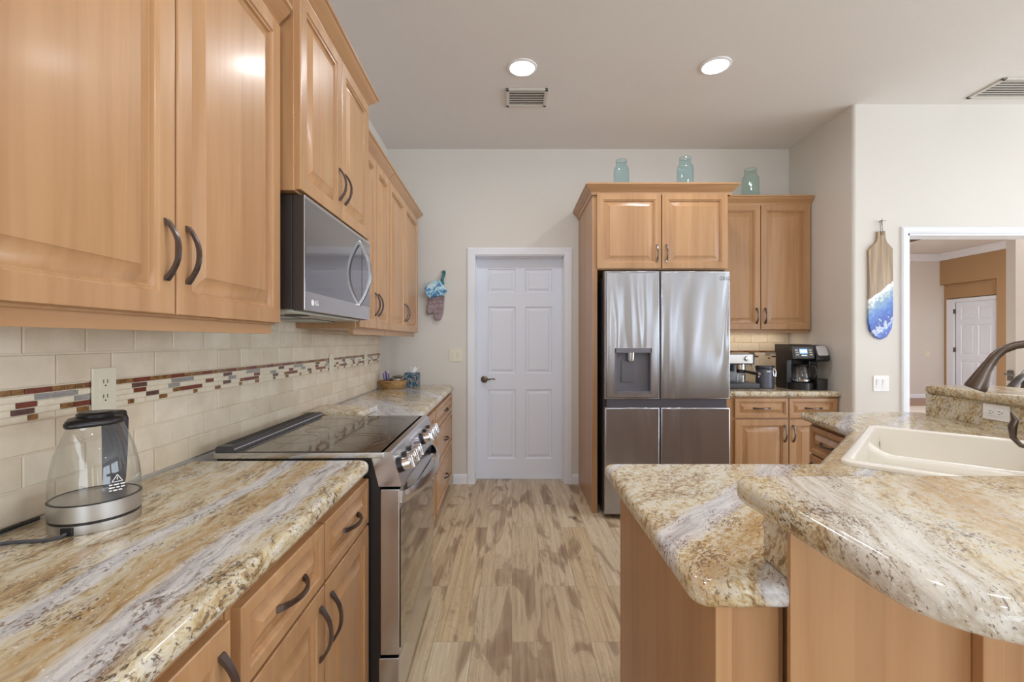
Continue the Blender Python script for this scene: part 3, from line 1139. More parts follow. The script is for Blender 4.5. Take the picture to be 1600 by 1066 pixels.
# ------------------------------------------------------------------ microwave
t = thing('microwave', 'stainless over-the-range microwave with dark mirrored door', 'microwave', (0.0, 1.926, 1.418), FL)
MV0, MV1, MZ0, MZ1 = 1.548, 2.306, 1.425, 1.816
mb = MB(); mb.box(0.0, 0.285, MV0, MV1, MZ0, MZ1, 0.003); mb.box(0.29, 0.335, MV0, MV1, MZ0, MZ1, 0.002); mb.box(0.2, 0.3, MV0 + 0.004, MV1 - 0.004, MZ0 + 0.004, MZ1 - 0.004)
part('body', mb, BROWNBLK, t)
mb = MB(); mb.box(0.336, 0.374, MV0, MV1, MZ0 - 0.004, MZ1, 0.003)
mb.mi = 1; mb.box(0.3735, 0.3775, MV0, MV1, MZ0 - 0.004, MZ1, 0.0012)
door = part('door', mb, [BROWNBLK, STEEL], t, smooth=30)
mb = MB(); mb.box(0.375, 0.3795, MV0 + 0.003, MV1 - 0.003, MZ0 + 0.062, MZ1 - 0.012, 0.001)
part('window', mb, MICROGLASS, door, 'dark mirrored glass')
mb = MB(); mb.box(0.3785, 0.3803, 2.172, 2.175, MZ0 + 0.064, MZ1 - 0.014); part('control_divider', mb, SLOT, door)
mb = MB()
pts = []
for k in range(17):
    tt = -1 + 2 * k / 16
    pts.append((0.380 + 0.052 * (1 - tt * tt), 2.135, 1.632 + tt * 0.15))
rl = []
for i, p in enumerate(pts):
    a = pts[max(i - 1, 0)]; b = pts[min(i + 1, 16)]
    d = Vector((b[0] - a[0], 0, b[2] - a[2])).normalized()
    nrm = Vector((d.z, 0, -d.x))
    if nrm.x < 0:
        nrm = -nrm
    wdt = 0.011
    th = 0.007
    rl.append([(p[0] + nrm.x * s1 * th, p[1] + s2 * wdt, p[2] + nrm.z * s1 * th) for s1, s2 in ((-1, -1), (-1, 1), (0.6, 1), (1, 0.5), (1, -0.5), (0.6, -1))])
mb.rings(rl)
part('handle', mb, STEEL, door, smooth=45)
text_mesh('LG', 0.026, 0.0004, fr_left(0.378, 1.648, MZ0 + 0.026), 'logo_lettering', PLATE_W, door)
mb = MB(); mb.M = fr_left(0.3775, 1.613, MZ0 + 0.026); mb.lathe([(0, 0), (0.011, 0), (0.011, 0.0008), (0, 0.0008)], seg=20); mb.M = Matrix.Identity(4)
part('logo_badge', mb, PLATE_W, door)
mb = MB()
mb.box(0.02, 0.33, MV0 + 0.02, MV1 - 0.02, MZ0 - 0.012, MZ0 + 0.001, 0.003)
for k in range(2):
    c = MV0 + 0.19 + 0.38 * k
    mb.mi = 1
    mb.box(0.05, 0.22, c - 0.14, c + 0.14, MZ0 - 0.016, MZ0 - 0.0115, 0.002)
    mb.mi = 0
    for j in range(9):
        v = c - 0.12 + j * 0.03
        mb.box(0.055, 0.215, v - 0.004, v + 0.004, MZ0 - 0.0185, MZ0 - 0.0155)
mb.mi = 2
mb.box(0.25, 0.31, MV0 + 0.12, MV0 + 0.2, MZ0 - 0.015, MZ0 - 0.0115, 0.002)
part('underside_grille', mb, [plain('painted_metal', rgb(196, 194, 180), 0.4), STEEL_D, SLOT], t)
mb = MB(); mb.lathe([(0, 0), (0.009, 0), (0.009, 0.003), (0.004, 0.006), (0, 0.006)], seg=12); 
for v_ in mb.bm.verts:
    x, y, z = v_.co
    v_.co = (0.262 + x, MV0 - z, 1.745 + y)
part('screw', mb, BLACK, t)

# ------------------------------------------------------------------ left base cabinets and worktops
def base_cab_left(label, v0, v1, fronts, hide_end=False):
    t = thing('base_cabinet', label, 'cabinet', (0.0, (v0 + v1) / 2, 0.0), FL, 'maple base cabinets')
    mb = MB()
    mb.box(0.005, 0.579, v0, v1, 0.10, 0.866, 0.001, 1)
    mb.box(0.01, 0.52, v0 + 0.002, v1 - 0.002, 0.0, 0.10)
    part('body', mb, MAPLE, t)
    for kind, a, b, z0, z1, hside in fronts:
        w, h = b - a - 0.004, z1 - z0
        M = fr_left(0.5793, a + 0.002, z0)
        if kind == 'drawer':
            cab_door(t, M, w, h, w / 2, h / 2, 'drawer', 0.036, False, 0.13, bw=0.02)
        elif kind == 'false':
            cab_door(t, M, w, h, None, None, 'filler_panel', 0.03, bw=0.01)
        else:
            cab_door(t, M, w, h, 0.03 if hside == 'L' else w - 0.03, h - 0.105, 'door')
    return t


base_cab_left('maple base cabinet with two drawers over two doors, left of the range', 0.768, 1.538,
              [('drawer', 0.782, 1.152, 0.700, 0.848, ''), ('drawer', 1.158, 1.536, 0.700, 0.848, ''), ('door', 0.782, 1.152, 0.11, 0.690, 'R'), ('door', 1.158, 1.536, 0.11, 0.690, 'L')])
base_cab_left('maple base cabinet cut off by the bottom edge, nearest the camera', 0.06, 0.764,
              [('door', 0.07, 0.40, 0.11, 0.848, 'R'), ('door', 0.406, 0.752, 0.11, 0.848, 'R')])
base_cab_left('narrow maple filler cabinet beyond the range', 2.322, 3.065, [('door', 2.33, 2.68, 0.11, 0.848, 'R'), ('door', 2.69, 3.06, 0.11, 0.848, 'L')])
base_cab_left('maple three-drawer base cabinet beside the white door', 3.07, 4.17,
              [('drawer', 3.10, 4.06, 0.700, 0.848, ''), ('drawer', 3.10, 4.06, 0.405, 0.690, ''), ('drawer', 3.10, 4.06, 0.11, 0.395, '')])

poly = round_poly([(0.0, -0.6), (0.605, -0.6), (0.605, 1.541), (0.0, 1.541)], [0, 0, 0.035, 0])
mb = MB(); slab(mb, poly, 0.867, 0.912)
single('countertop', mb, GR_NEAR, 'veined granite worktop under the glass kettle', 'countertop', (0, 0, 0), FL, 'granite worktops')
poly = round_poly([(0.0, 2.311), (0.605, 2.311), (0.605, 4.165), (0.0, 4.165)], [0, 0.03, 0.05, 0])
mb = MB(); slab(mb, poly, 0.867, 0.912)
single('countertop', mb, GR_FAR, 'granite worktop beyond the range, under the basket', 'countertop', (0, 0, 0), FL, 'granite worktops')
poly = round_poly([(0.02, 2.36), (0.315, 2.36), (0.335, 2.63), (0.02, 2.66)], [0.01, 0.05, 0.02, 0.01])
mb = MB(); slab(mb, poly, 0.9125, 0.944, 0.008)
single('granite_board', mb, GR_FAR, 'loose granite slab lying on the worktop behind the range', 'board', (0, 0, 0), FL)

# ------------------------------------------------------------------ range
RV0, RV1 = 1.548, 2.304
t = thing('range', 'stainless slide-in electric range with black glass cooktop', 'range', (0.07, (RV0 + RV1) / 2, 0.0), FL)
mb = MB(); mb.box(0.08, 0.618, RV0 + 0.003, RV1 - 0.003, 0.03, 0.914, 0.002)
for v in (RV0 + 0.06, RV1 - 0.06):
    for u in (0.14, 0.56):
        mb.cyl((u, v, 0), (u, v, 0.04), 0.018, seg=12)
part('body', mb, plain('dark_enamel', rgb(52, 48, 46), 0.35), t)
mb = MB(); mb.box(0.072, 0.648, RV0 - 0.006, RV1 + 0.006, 0.9135, 0.934, 0.003)
part('cooktop_frame', mb, STEEL, t)
mb = MB(); mb.box(0.13, 0.636, RV0 + 0.004, RV1 - 0.004, 0.930, 0.9365, 0.0015); gl = part('cooktop_glass', mb, COOKGLASS, t, 'black ceramic glass')
for (u, v, r) in ((0.50, 1.74, 0.115), (0.50, 1.74, 0.075), (0.50, 2.13, 0.095), (0.26, 1.75, 0.08), (0.26, 2.11, 0.105), (0.27, 1.93, 0.05)):
    mb = MB(); mb.lathe([(r, 0), (r + 0.0022, 0), (r + 0.0022, 0.0004), (r, 0.0004)], (u, v, 0.9366), 48)
    part('burner_ring', mb, RINGM, gl)
mb = MB()
pr = [(0.076, 0.934), (0.134, 0.934), (0.140, 0.937), (0.136, 0.950), (0.128, 0.956), (0.082, 0.956), (0.076, 0.950)]
mb.rings([[(u, v, z) for u, z in pr] for v in (RV0, RV1)])
mb.mi = 1
for k in range(36):
    v = RV0 + 0.035 + k * 0.0193
    for j in range(2):
        mb.box(0.086 + j * 0.02, 0.102 + j * 0.02, v, v + 0.012, 0.9555, 0.9568)
mb.mi = 2
mb.tube([(0.1385, RV0 + 0.001, 0.944), (0.1385, RV1 - 0.001, 0.944)], 0.0022, 8)
part('rear_vent', mb, [DARKGREY, SLOT, CHROME], t)
# control panel (sloped) with knobs
mb = MB()
pr = [(0.6, 0.934), (0.668, 0.934), (0.675, 0.930), (0.708, 0.823), (0.706, 0.816), (0.63, 0.816)]
mb.rings([[(u, v, z) for u, z in pr] for v in (RV0 - 0.002, RV1 + 0.002)])
cp = part('control_panel', mb, STEEL, t, smooth=20)
sl = Vector((0.675 - 0.708, 0, 0.930 - 0.823)).normalized()      # up the slope
nn = Vector((sl.z, 0, -sl.x)).normalized()
mid = Vector((0.6915, 0, 0.8765))
def slope_frame(v, k=0.0):
    o_ = mid + sl * k
    return fr((o_.x, v, o_.z), (0, 1, 0), sl, nn)
mb = MB(); mb.M = slope_frame(1.90); mb.box(-0.085, 0.085, -0.035, 0.035, -0.002, 0.0016, 0.001); mb.M = Matrix.Identity(4)
part('display', mb, plain('display_glass', rgb(118, 114, 134), 0.1, coat=0.6), cp, 'lavender-grey touch display')
for v in (1.60, 1.69, 1.775, 2.03, 2.125, 2.215):
    mb = MB(); mb.M = slope_frame(v)
    mb.mi = 1
    mb.lathe([(0, 0.0), (0.027, 0.0), (0.027, 0.010), (0.023, 0.012), (0, 0.012)], seg=24)
    mb.mi = 0
    mb.lathe([(0, 0.010), (0.0225, 0.010), (0.0205, 0.036), (0.018, 0.040), (0, 0.040)], seg=24)
    mb.box(-0.0065, 0.0065, -0.024, 0.024, 0.030, 0.050, 0.003)
    mb.M = Matrix.Identity(4)
    part('knob', mb, [CHROME, BLACK], cp, smooth=40)
# oven door
mb = MB(); mb.box(0.634, 0.700, RV0, RV1, 0.236, 0.806, 0.004)
od = part('oven_door', mb, STEEL, t)
mb = MB(); mb.box(0.6985, 0.7035, RV0 + 0.006, RV1 - 0.006, 0.258, 0.735, 0.001); part('door_glass', mb, OVENGLASS, od, 'dark mirror glass')
mb = MB()
for s_ in (RV0 + 0.07, RV1 - 0.13):
    mb = MB()
    for k in range(3):
        mb.box(0.6995, 0.7012, s_ + 0.022 * k, s_ + 0.022 * k + 0.008, 0.765, 0.795)
    part('vent_slots', mb, SLOT, od)
mb = MB()
rl = []
n = 28
for k in range(n + 1):
    tt = -1 + 2 * k / n
    v = 1.926 + tt * 0.355
    u = 0.702 + 0.06 * (1 - tt * tt) ** 0.8
    z = 0.772
    hb = 0.021
    rl.append([(u - 0.004, v, z - hb), (u + 0.006, v, z - hb), (u + 0.010, v, z - 0.008), (u + 0.010, v, z + 0.008), (u + 0.006, v, z + hb), (u - 0.004, v, z + hb)])
mb.rings(rl)
part('handle', mb, STEEL, od, smooth=40)
mb = MB(); mb.box(0.628, 0.698, RV0, RV1, 0.062, 0.226, 0.004); part('drawer', mb, STEEL, t)
mb = MB(); mb.box(0.5, 0.6335, RV0 + 0.001, RV1 - 0.001, 0.0625, 0.906); part('front_frame', mb, BLACK, t)
mb = MB(); mb.box(0.56, 0.62, RV0 + 0.02, RV1 - 0.02, 0.0, 0.06); part('toe_panel', mb, BLACK, t)

# ------------------------------------------------------------------ glass kettle
KU, KV = 0.150, 1.01
t = thing('electric_kettle', 'clear glass electric kettle with steel base and black lid', 'kettle', (KU, KV, 0.912), FL)
mb = MB()
mb.lathe([(0, 0), (0.078, 0), (0.079, 0.002), (0.079, 0.020), (0.077, 0.021), (0, 0.021)], (KU, KV, 0.912), 40)
pb = part('power_base', mb, STEEL_K, t)
mb = MB(); mb.box(KU - 0.003, KU + 0.021, KV - 0.081, KV - 0.060, 0.913, 0.931, 0.002)
part('cord_socket', mb, BLACK, pb)
mb = MB(); mb.lathe([(0.0, 0.021), (0.0785, 0.021), (0.0785, 0.026), (0.0, 0.026)], (KU, KV, 0.912), 40); part('dark_ring', mb, BLACK, t)
mb = MB(); mb.lathe([(0.0, 0.026), (0.079, 0.026), (0.0795, 0.060), (0.078, 0.0605), (0.070, 0.061), (0.064, 0.058), (0.0, 0.058)], (KU, KV, 0.912), 40); part('heating_base', mb, STEEL_K, t)
mb = MB(); mb.lathe([(0.0792, 0.0595), (0.0802, 0.0605), (0.0792, 0.062), (0.075, 0.062)], (KU, KV, 0.912), 40); part('seal_ring', mb, BLACK, t)
prof = [(0.0775, 0.062), (0.0785, 0.075), (0.0775, 0.10), (0.074, 0.13), (0.068, 0.16), (0.0575, 0.19), (0.0485, 0.212), (0.046, 0.222)]
mb = MB(); mb.lathe(prof, (KU, KV, 0.912), 48)
# pouring lip, bulging towards the camera
sp = Vector((0.05, -1.0, 0)).normalized()
for v_ in mb.bm.verts:
    z = v_.co.z - 0.912
    d = Vector((v_.co.x - KU, v_.co.y - KV, 0))
    k = max(0.0, d.normalized().dot(sp)) ** 10
    f_ = max(0.0, (z - 0.175) / 0.047)
    v_.co.x += sp.x * k * f_ * 0.026
    v_.co.y += sp.y * k * f_ * 0.026
part('glass_body', mb, GLASS, t, 'clear glass body', smooth=60)
mb = MB()
mb.lathe([(0, 0.219), (0.0465, 0.219), (0.050, 0.222), (0.0505, 0.227), (0.046, 0.234), (0.030, 0.237), (0, 0.238)], (KU, KV, 0.912), 36)
for v_ in mb.bm.verts:
    d = Vector((v_.co.x - KU, v_.co.y - KV, 0))
    if d.length > 0.01:
        k = max(0.0, d.normalized().dot(sp)) ** 8
        v_.co.x += sp.x * k * 0.024
        v_.co.y += sp.y * k * 0.024
lid = part('lid', mb, BLACK, t, smooth=50)
mb = MB(); mb.lathe([(0, 0.236), (0.032, 0.236), (0.033, 0.243), (0.028, 0.247), (0, 0.248)], (KU + 0.004, KV - 0.006, 0.912), 28); part('lid_cap', mb, BLACK, lid)
mb = MB(); mb.box(KU - 0.03, KU + 0.02, KV + 0.02, KV + 0.062, 0.912 + 0.222, 0.912 + 0.242, 0.006); part('release_button', mb, BLACK, lid)
hd = Vector((-0.30, 0.954, 0)).normalized()
sd = Vector((-hd.y, hd.x, 0))
mb = MB()
rl = []
for k, (r_, z_, w_) in enumerate(((0.052, 0.232, 0.027), (0.078, 0.230, 0.027), (0.088, 0.216, 0.027), (0.088, 0.17, 0.026), (0.086, 0.12, 0.025), (0.084, 0.075, 0.023), (0.082, 0.058, 0.02))):
    c = Vector((KU, KV, 0.912 + z_)) + hd * r_
    rl.append([c - sd * w_ - hd * 0.006, c + sd * w_ - hd * 0.006, c + sd * w_ * 0.8 + hd * 0.008, c - sd * w_ * 0.8 + hd * 0.008])
mb.rings(rl)
part('handle', mb, plain('smoke_plastic', rgb(66, 66, 74), 0.22), t, smooth=50)
# warning print on the glass
cd = Vector((0.80, -0.60, 0)).normalized()
ct = Vector((-cd.y, cd.x, 0))
mb = MB()
mb.M = fr((KU + cd.x * 0.0772 + ct.x * 0.018, KV + cd.y * 0.0772 + ct.y * 0.018, 0.912 + 0.084), (ct.x, ct.y, 0), (0, 0, 1), (cd.x, cd.y, 0))
def bar(x0, y0, x1, y1, w):
    d = Vector((x1 - x0, y1 - y0)).normalized(); p = Vector((-d.y, d.x)) * w / 2
    a = [(x0 + p.x, y0 + p.y), (x0 - p.x, y0 - p.y), (x1 - p.x, y1 - p.y), (x1 + p.x, y1 + p.y)]
    mb.rings([[(x, y, 0) for x, y in a], [(x, y, 0.0006) for x, y in a]])
bar(-0.009, 0.016, 0.009, 0.016, 0.0012); bar(-0.009, 0.016, 0, 0.031, 0.0012); bar(0.009, 0.016, 0, 0.031, 0.0012); bar(0, 0.020, 0, 0.026, 0.0012)
for r_ in range(3):
    xx = -0.014
    for wd in ((0.006, 0.009, 0.008), (0.010, 0.006, 0.007), (0.005, 0.007, 0.006))[r_]:
        bar(xx, 0.010 - r_ * 0.006, xx + wd, 0.010 - r_ * 0.006, 0.0026)
        xx += wd + 0.002
mb.M = Matrix.Identity(4)
part('warning_print', mb, PLATE_W, t, 'white warning triangle and lines')
mb = MB()
mb.tube([(KU + 0.009, KV - 0.080, 0.919), (KU + 0.006, KV - 0.093, 0.9165), (KU - 0.015, KV - 0.103, 0.9158), (KU - 0.06, KV - 0.108, 0.9158), (KU - 0.115, KV - 0.125, 0.9158), (0.03, KV - 0.20, 0.9158), (0.022, KV - 0.45, 0.9158)], 0.0036, 10)
part('cord', mb, plain('grey_cord', rgb(74, 74, 80), 0.5), t, 'grey power cord')
mb = MB(); mb.tube([(0.012, 0.3, 0.918), (0.012, 0.7, 0.918), (0.013, 0.95, 0.918), (0.014, 1.02, 0.9175)], 0.0045, 8)
single('power_cord', mb, BLACK, 'black cord lying along the foot of the backsplash tiles', 'cord', (0.012, 0.6, 0.9135), FL)

# ------------------------------------------------------------------ wall plates
def outlet_plate(M, base, frame, label, mat, group=None, kind='outlet', w=0.072, h=0.117, horizontal=False):
    """duplex receptacle plate; frame a = right, b = up"""
    t = thing('outlet_plate', label, 'outlet', base, frame, group)
    R = M @ (Matrix.Rotation(PI / 2, 4, 'Z') if horizontal else Matrix.Identity(4))
    mb = MB(); mb.M = R
    mb.box(-w / 2, w / 2, -h / 2, h / 2, 0, 0.0055, 0.002)
    part('plate', mb, mat, t)
    for s_ in (-1, 1):
        mb = MB(); mb.M = R
        mb.box(-0.017, 0.017, s_ * 0.0195 - 0.0145, s_ * 0.0195 + 0.0145, 0.004, 0.0068, 0.001)
        mb.mi = 1
        for x in (-0.006, 0.006):
            mb.box(x - 0.0012, x + 0.0012, s_ * 0.0195 - 0.002, s_ * 0.0195 + 0.008, 0.0062, 0.0071)
        mb.box(-0.002, 0.002, s_ * 0.0195 - 0.010, s_ * 0.0195 - 0.006, 0.0062, 0.0071)
        part('socket', mb, [mat, SLOT], t)
    return t


def switch_plate(M, base, frame, label, mat, gangs=2, w=0.117, h=0.117, one=False):
    t = thing('switch_plate', label, 'light switch', base, frame)
    mb = MB(); mb.M = M
    mb.box(-w / 2, w / 2, -h / 2, h / 2, 0, 0.0055, 0.002)
    part('plate', mb, mat, t)
    for k in range(gangs):
        x = (k - (gangs - 1) / 2) * 0.046
        mb = MB(); mb.M = M
        mb.box(x - 0.0165, x + 0.0165, -0.034, 0.034, 0.004, 0.0075, 0.0015)
        mb.rings([[(x - 0.013, -0.03, 0.007), (x + 0.013, -0.03, 0.007), (x + 0.013, 0.03, 0.007), (x - 0.013, 0.03, 0.007)],
                  [(x - 0.013, -0.03, 0.0075), (x + 0.013, -0.03, 0.0075), (x + 0.013, 0.03, 0.011), (x - 0.013, 0.03, 0.011)]])
        part('rocker', mb, mat, t)
    return t


outlet_plate(fr_left(-0.002, 1.203, 1.186), (-0.002, 1.203, 1.128), FL, 'cream duplex outlet on the backsplash right behind the kettle', PLATE_C)
switch_plate(fr_left(-0.002, 2.80, 1.175), (-0.002, 2.80, 1.117), FL, 'cream switch plate on the backsplash just beyond the range', PLATE_C, 1, 0.07, 0.117)
outlet_plate(fr_left(-0.002, 3.50, 1.18), (-0.002, 3.50, 1.122), FL, 'cream outlet on the backsplash nearest the far corner', PLATE_C)
switch_plate(fr_cam(-0.518, 4.1897, 1.185), (-0.518, 4.19, 1.127), FW, 'cream double switch on the back wall left of the door', PLATE_C)
switch_plate(fr_cam(2.755, 3.3997, 0.998), (2.755, 3.40, 0.94), FW, 'white double switch below the blue resin board', PLATE_W)
outlet_plate(fr((2.2478, 2.11, 0.983), (0, -1, 0), (0, 0, 1), (-1, 0, 0)), (2.2478, 2.11, 0.983), FW, 'white double outlet set sideways in the granite riser by the faucet', PLATE_W, horizontal=True)
switch_plate(fr((7.9, 10.4997, 1.02), (1, 0, 0), (0, 0, 1), (0, -1, 0)) @ Matrix.Translation((1.68, 0, 0)), (9.58, 10.5, 0.96), FW, 'small switch on the hall wall seen through the opening', PLATE_C, 2)

# ------------------------------------------------------------------ refrigerator surround and refrigerator
t = thing('refrigerator_cabinet', 'tall maple surround with two-door cabinet above the refrigerator', 'cabinet', (1.13, 3.85, 0.0))
FX0, FX1, FYF = 0.613, 1.662, 3.48
mb = MB(); mb.box(FX0, FX0 + 0.04, FYF, 4.185, 0, 2.445, 0.0015); part('side_panel', mb, MAPLE, t)
mb = MB(); mb.box(FX1 - 0.03, FX1, FYF + 0.02, 4.185, 0, 2.445, 0.0015); part('side_panel', mb, MAPLE, t)
mb = MB(); mb.box(FX0 + 0.04, FX1 - 0.03, FYF, 4.185, 1.860, 2.445); part('body', mb, MAPLE, t)
mb = MB(); mb.box(FX0 + 0.04, FX1 - 0.03, 4.165, 4.185, 0.0, 1.860); part('back_panel', mb, MAPLE, t)
for a, b, s_ in ((0.646, 1.134, 1), (1.142, 1.640, 0)):
    w = b - a
    cab_door(t, fr_cam(a, FYF, 1.866), w, 0.572, w - 0.032 if s_ else 0.032, 0.115, hl=0.135)
mb = MB(); crown(mb, [(FX0, 4.185), (FX0, FYF - 0.01), (FX1, FYF - 0.01), (FX1, 3.82)], 2.428); part('crown_molding', mb, MAPLE_X, t, smooth=30)
mb = MB(); mb.box(FX0 + 0.01, FX1 - 0.01, FYF + 0.0, 4.18, 2.488, 2.502); part('top_board', mb, MAPLE_X, t)

t = thing('refrigerator', 'stainless four-door refrigerator with water dispenser', 'refrigerator', (1.145, 3.75, 0.0))
RX0, RX1, RYF = 0.681, 1.607, 3.345
mb = MB(); mb.box(RX0 + 0.008, RX1 - 0.008, RYF + 0.085, 4.14, 0.03, 1.80, 0.006); mb.box(RX0 + 0.02, RX1 - 0.02, RYF + 0.078, RYF + 0.1, 0.05, 1.79)
for x in (RX0 + 0.08, RX1 - 0.08):
    mb.cyl((x, RYF + 0.13, 0), (x, RYF + 0.13, 0.04), 0.025, seg=12); mb.cyl((x, 4.05, 0), (x, 4.05, 0.04), 0.025, seg=12)
part('body', mb, DARKGREY, t)
mb = MB(); mb.box(RX0 + 0.02, RX1 - 0.02, RYF + 0.02, RYF + 0.08, 0.79, 0.89); part('center_rail', mb, plain('rail_grey', rgb(88, 86, 94), 0.3), t)
SPL = 1.091
ST = [STEEL_F, DARKGREY]


def fridge_door(x0, x1, z0, z1, name, rectc=None):
    """slightly crowned steel door; rectc = dispenser cut-out"""
    mb = MB()
    M = fr_cam(x0, RYF + 0.075, z0)
    mb.M = M
    w, h, tk = x1 - x0, z1 - z0, 0.075
    e = 0.014
    rl = [rect(w, h, 0, 0), rect(w, h, 0, tk - e)]
    for k in range(1, 6):
        a = PI / 2 * k / 5
        rl.append(rect(w, h, e * (1 - math.cos(a)), tk - e + e * math.sin(a)))
    if rectc is None:
        mb.rings(rl)
    else:
        mb.rings(rl, cap1=False)
        a0, a1, b0, b1 = rectc[0] - x0, rectc[1] - x0, rectc[2] - z0, rectc[3] - z0
        xs = [e, a0, a1, w - e]
        ys = [e, b0, b1, h - e]
        for i in range(3):
            for j in range(3):
                if i == 1 and j == 1:
                    continue
                mb.f([mb.v((xs[i], ys[j], tk)), mb.v((xs[i + 1], ys[j], tk)), mb.v((xs[i + 1], ys[j + 1], tk)), mb.v((xs[i], ys[j + 1], tk))])
    mb.M = Matrix.Identity(4)
    return part(name, mb, ST, t, smooth=40)


dr = (0.757, 1.026, 0.932, 1.262)
dl = fridge_door(RX0, SPL - 0.003, 0.886, 1.832, 'door', dr)
d2 = fridge_door(SPL + 0.003, RX1, 0.886, 1.832, 'door')
fridge_door(RX0, SPL - 0.003, 0.036, 0.826, 'door')
fridge_door(SPL + 0.003, RX1, 0.036, 0.826, 'door')
# dispenser recess
mb = MB()
x0, x1, z0, z1 = dr
y0, y1 = RYF - 0.003, RYF + 0.07
# bezel
for a in ((x0 - 0.001, x0 + 0.008, z0, z1), (x1 - 0.008, x1 + 0.001, z0, z1), (x0, x1, z0 - 0.001, z0 + 0.008), (x0, x1, z1 - 0.034, z1 + 0.001)):
    mb.box(a[0], a[1], y0, y1, a[2], a[3], 0.001)
mb.box(x0, x1, y1 - 0.01, y1, z0, z1)
disp = part('dispenser', mb, plain('dispenser_grey', rgb(112, 110, 118), 0.35), dl, 'dark grey water dispenser')
mb = MB(); mb.box(x0 + 0.06, x0 + 0.15, y1 - 0.02, y1 - 0.009, z0 + 0.075, z0 + 0.235, 0.003); part('paddle', mb, MIDGREY, disp)
mb = MB(); mb.cyl((x0 + 0.125, y1 - 0.035, z1 - 0.09), (x0 + 0.125, y1 - 0.035, z1 - 0.03), 0.026, 0.03, 20); mb.cyl((x0 + 0.125, y1 - 0.035, z1 - 0.10), (x0 + 0.125, y1 - 0.035, z1 - 0.088), 0.016, 0.02, 16)
part('spout', mb, CHROME, disp)
mb = MB(); mb.box(x0 + 0.012, x1 - 0.012, y0 + 0.004, y1 - 0.01, z0 + 0.006, z0 + 0.014, 0.002); part('drip_tray', mb, MIDGREY, disp)
LG = plain('badge_grey', rgb(100, 98, 104), 0.3, 0.6)
text_mesh('LG', 0.034, 0.0005, fr_cam(1.579, RYF - 0.0006, 1.775), 'logo_lettering', LG, d2)
mb = MB(); mb.M = fr_cam(1.542, RYF + 0.0002, 1.775)
mb.lathe([(0.0115, 0), (0.015, 0), (0.015, 0.001), (0.0115, 0.001), (0.0115, 0)], seg=24)
mb.box(-0.001, 0.001, -0.008, 0.006, 0, 0.001); mb.box(-0.001, 0.008, -0.008, -0.006, 0, 0.001)
mb.M = Matrix.Identity(4)
part('logo_badge', mb, LG, d2)

# ------------------------------------------------------------------ coffee corner: wall cabinet, base cabinet, worktop
t = thing('upper_cabinet', 'maple wall cabinet above the coffee maker', 'cabinet', (2.1, 4.02, 1.39), FW, 'maple upper cabinets')
mb = MB(); mb.box(1.668, 2.545, 3.885, 4.185, 1.41, 2.475, 0.0015); part('body', mb, MAPLE, t)
mb = MB(); mb.box(1.672, 2.541, 3.897, 3.92, 1.386, 1.41); part('light_rail', mb, MAPLE_X, t)
for a, b, s_ in ((1.672, 2.110, 1), (2.116, 2.535, 0)):
    w = b - a
    cab_door(t, fr_cam(a, 3.885, 1.414), w, 1.055, w - 0.033 if s_ else 0.033, 0.115)
mb = MB(); crown(mb, [(1.668, 3.88), (2.545, 3.88)], 2.466); part('crown_molding', mb, MAPLE_X, t, smooth=30)
ul = area_light('added_cabinet_fill', (2.1, 4.08, 1.40), (0, 0, 0), 0.7, 0.05, 0.8, (1.0, 0.86, 0.68))  # added warm fill over the coffee tiles, no fixture modelled
mb = MB(); mb.box(1.672, 2.54, 3.88, 4.18, 2.526, 2.540); part('top_board', mb, MAPLE_X, t)

t = thing('base_cabinet', 'maple base cabinet with drawers under the coffee maker', 'cabinet', (2.1, 3.87, 0.0), FW, 'maple base cabinets')
mb = MB(); mb.box(1.668, 2.545, 3.56, 4.18, 0.10, 0.879, 0.001, 1); mb.box(1.672, 2.54, 3.62, 4.18, 0, 0.10); part('body', mb, MAPLE, t)
for a, b, s_ in ((1.735, 2.152, 1), (2.158, 2.535, 0)):
    w = b - a
    cab_door(t, fr_cam(a, 3.56, 0.716), w, 0.152, w / 2, 0.076, 'drawer', 0.036, False, bw=0.02)
    cab_door(t, fr_cam(a, 3.56, 0.11), w, 0.594, w - 0.03 if s_ else 0.03, 0.485)
poly = round_poly([(1.668, 3.525), (2.546, 3.525), (2.546, 4.18), (1.668, 4.18)], 0)
mb = MB(); slab(mb, poly, 0.8795, 0.925)
single('countertop', mb, GR_FAR, 'granite worktop under the coffee maker', 'countertop', (0, 0, 0), FW, 'granite worktops')

# ------------------------------------------------------------------ island
PI_ = [(0.302, 0.752), (0.479, 0.752), (0.479, 0.8275), (1.406, 0.8275), (2.284, 1.7525), (2.284, 2.47), (2.36, 2.47), (2.40, 2.52), (2.27, 2.60), (1.64, 2.60), (1.545, 2.078), (1.01, 1.505), (0.302, 1.505)]
sink_c = Vector((1.066, 1.486))
e1 = Vector((0.685, 0.728)).normalized()
e2 = Vector((e1.y, -e1.x))
SL, SW = 0.86, 0.54


def sk(l, w):
    p = sink_c + e1 * l + e2 * w
    return (p.x, p.y)


hole = round_poly([sk(0.015, 0.015), sk(SL - 0.015, 0.015), sk(SL - 0.015, SW - 0.015), sk(0.015, SW - 0.015)], 0.05, 5)
poly = round_poly(PI_, [0.035, 0, 0, 0, 0, 0, 0, 0.02, 0.05, 0.04, 0.03, 0.03, 0.03])
mb = MB(); slab(mb, poly, 0.867, 0.912, hole=hole)
single('countertop', mb, GR_ISL, 'granite island worktop holding the white sink', 'countertop', (0, 0, 0), FW, 'granite worktops', smooth=40)

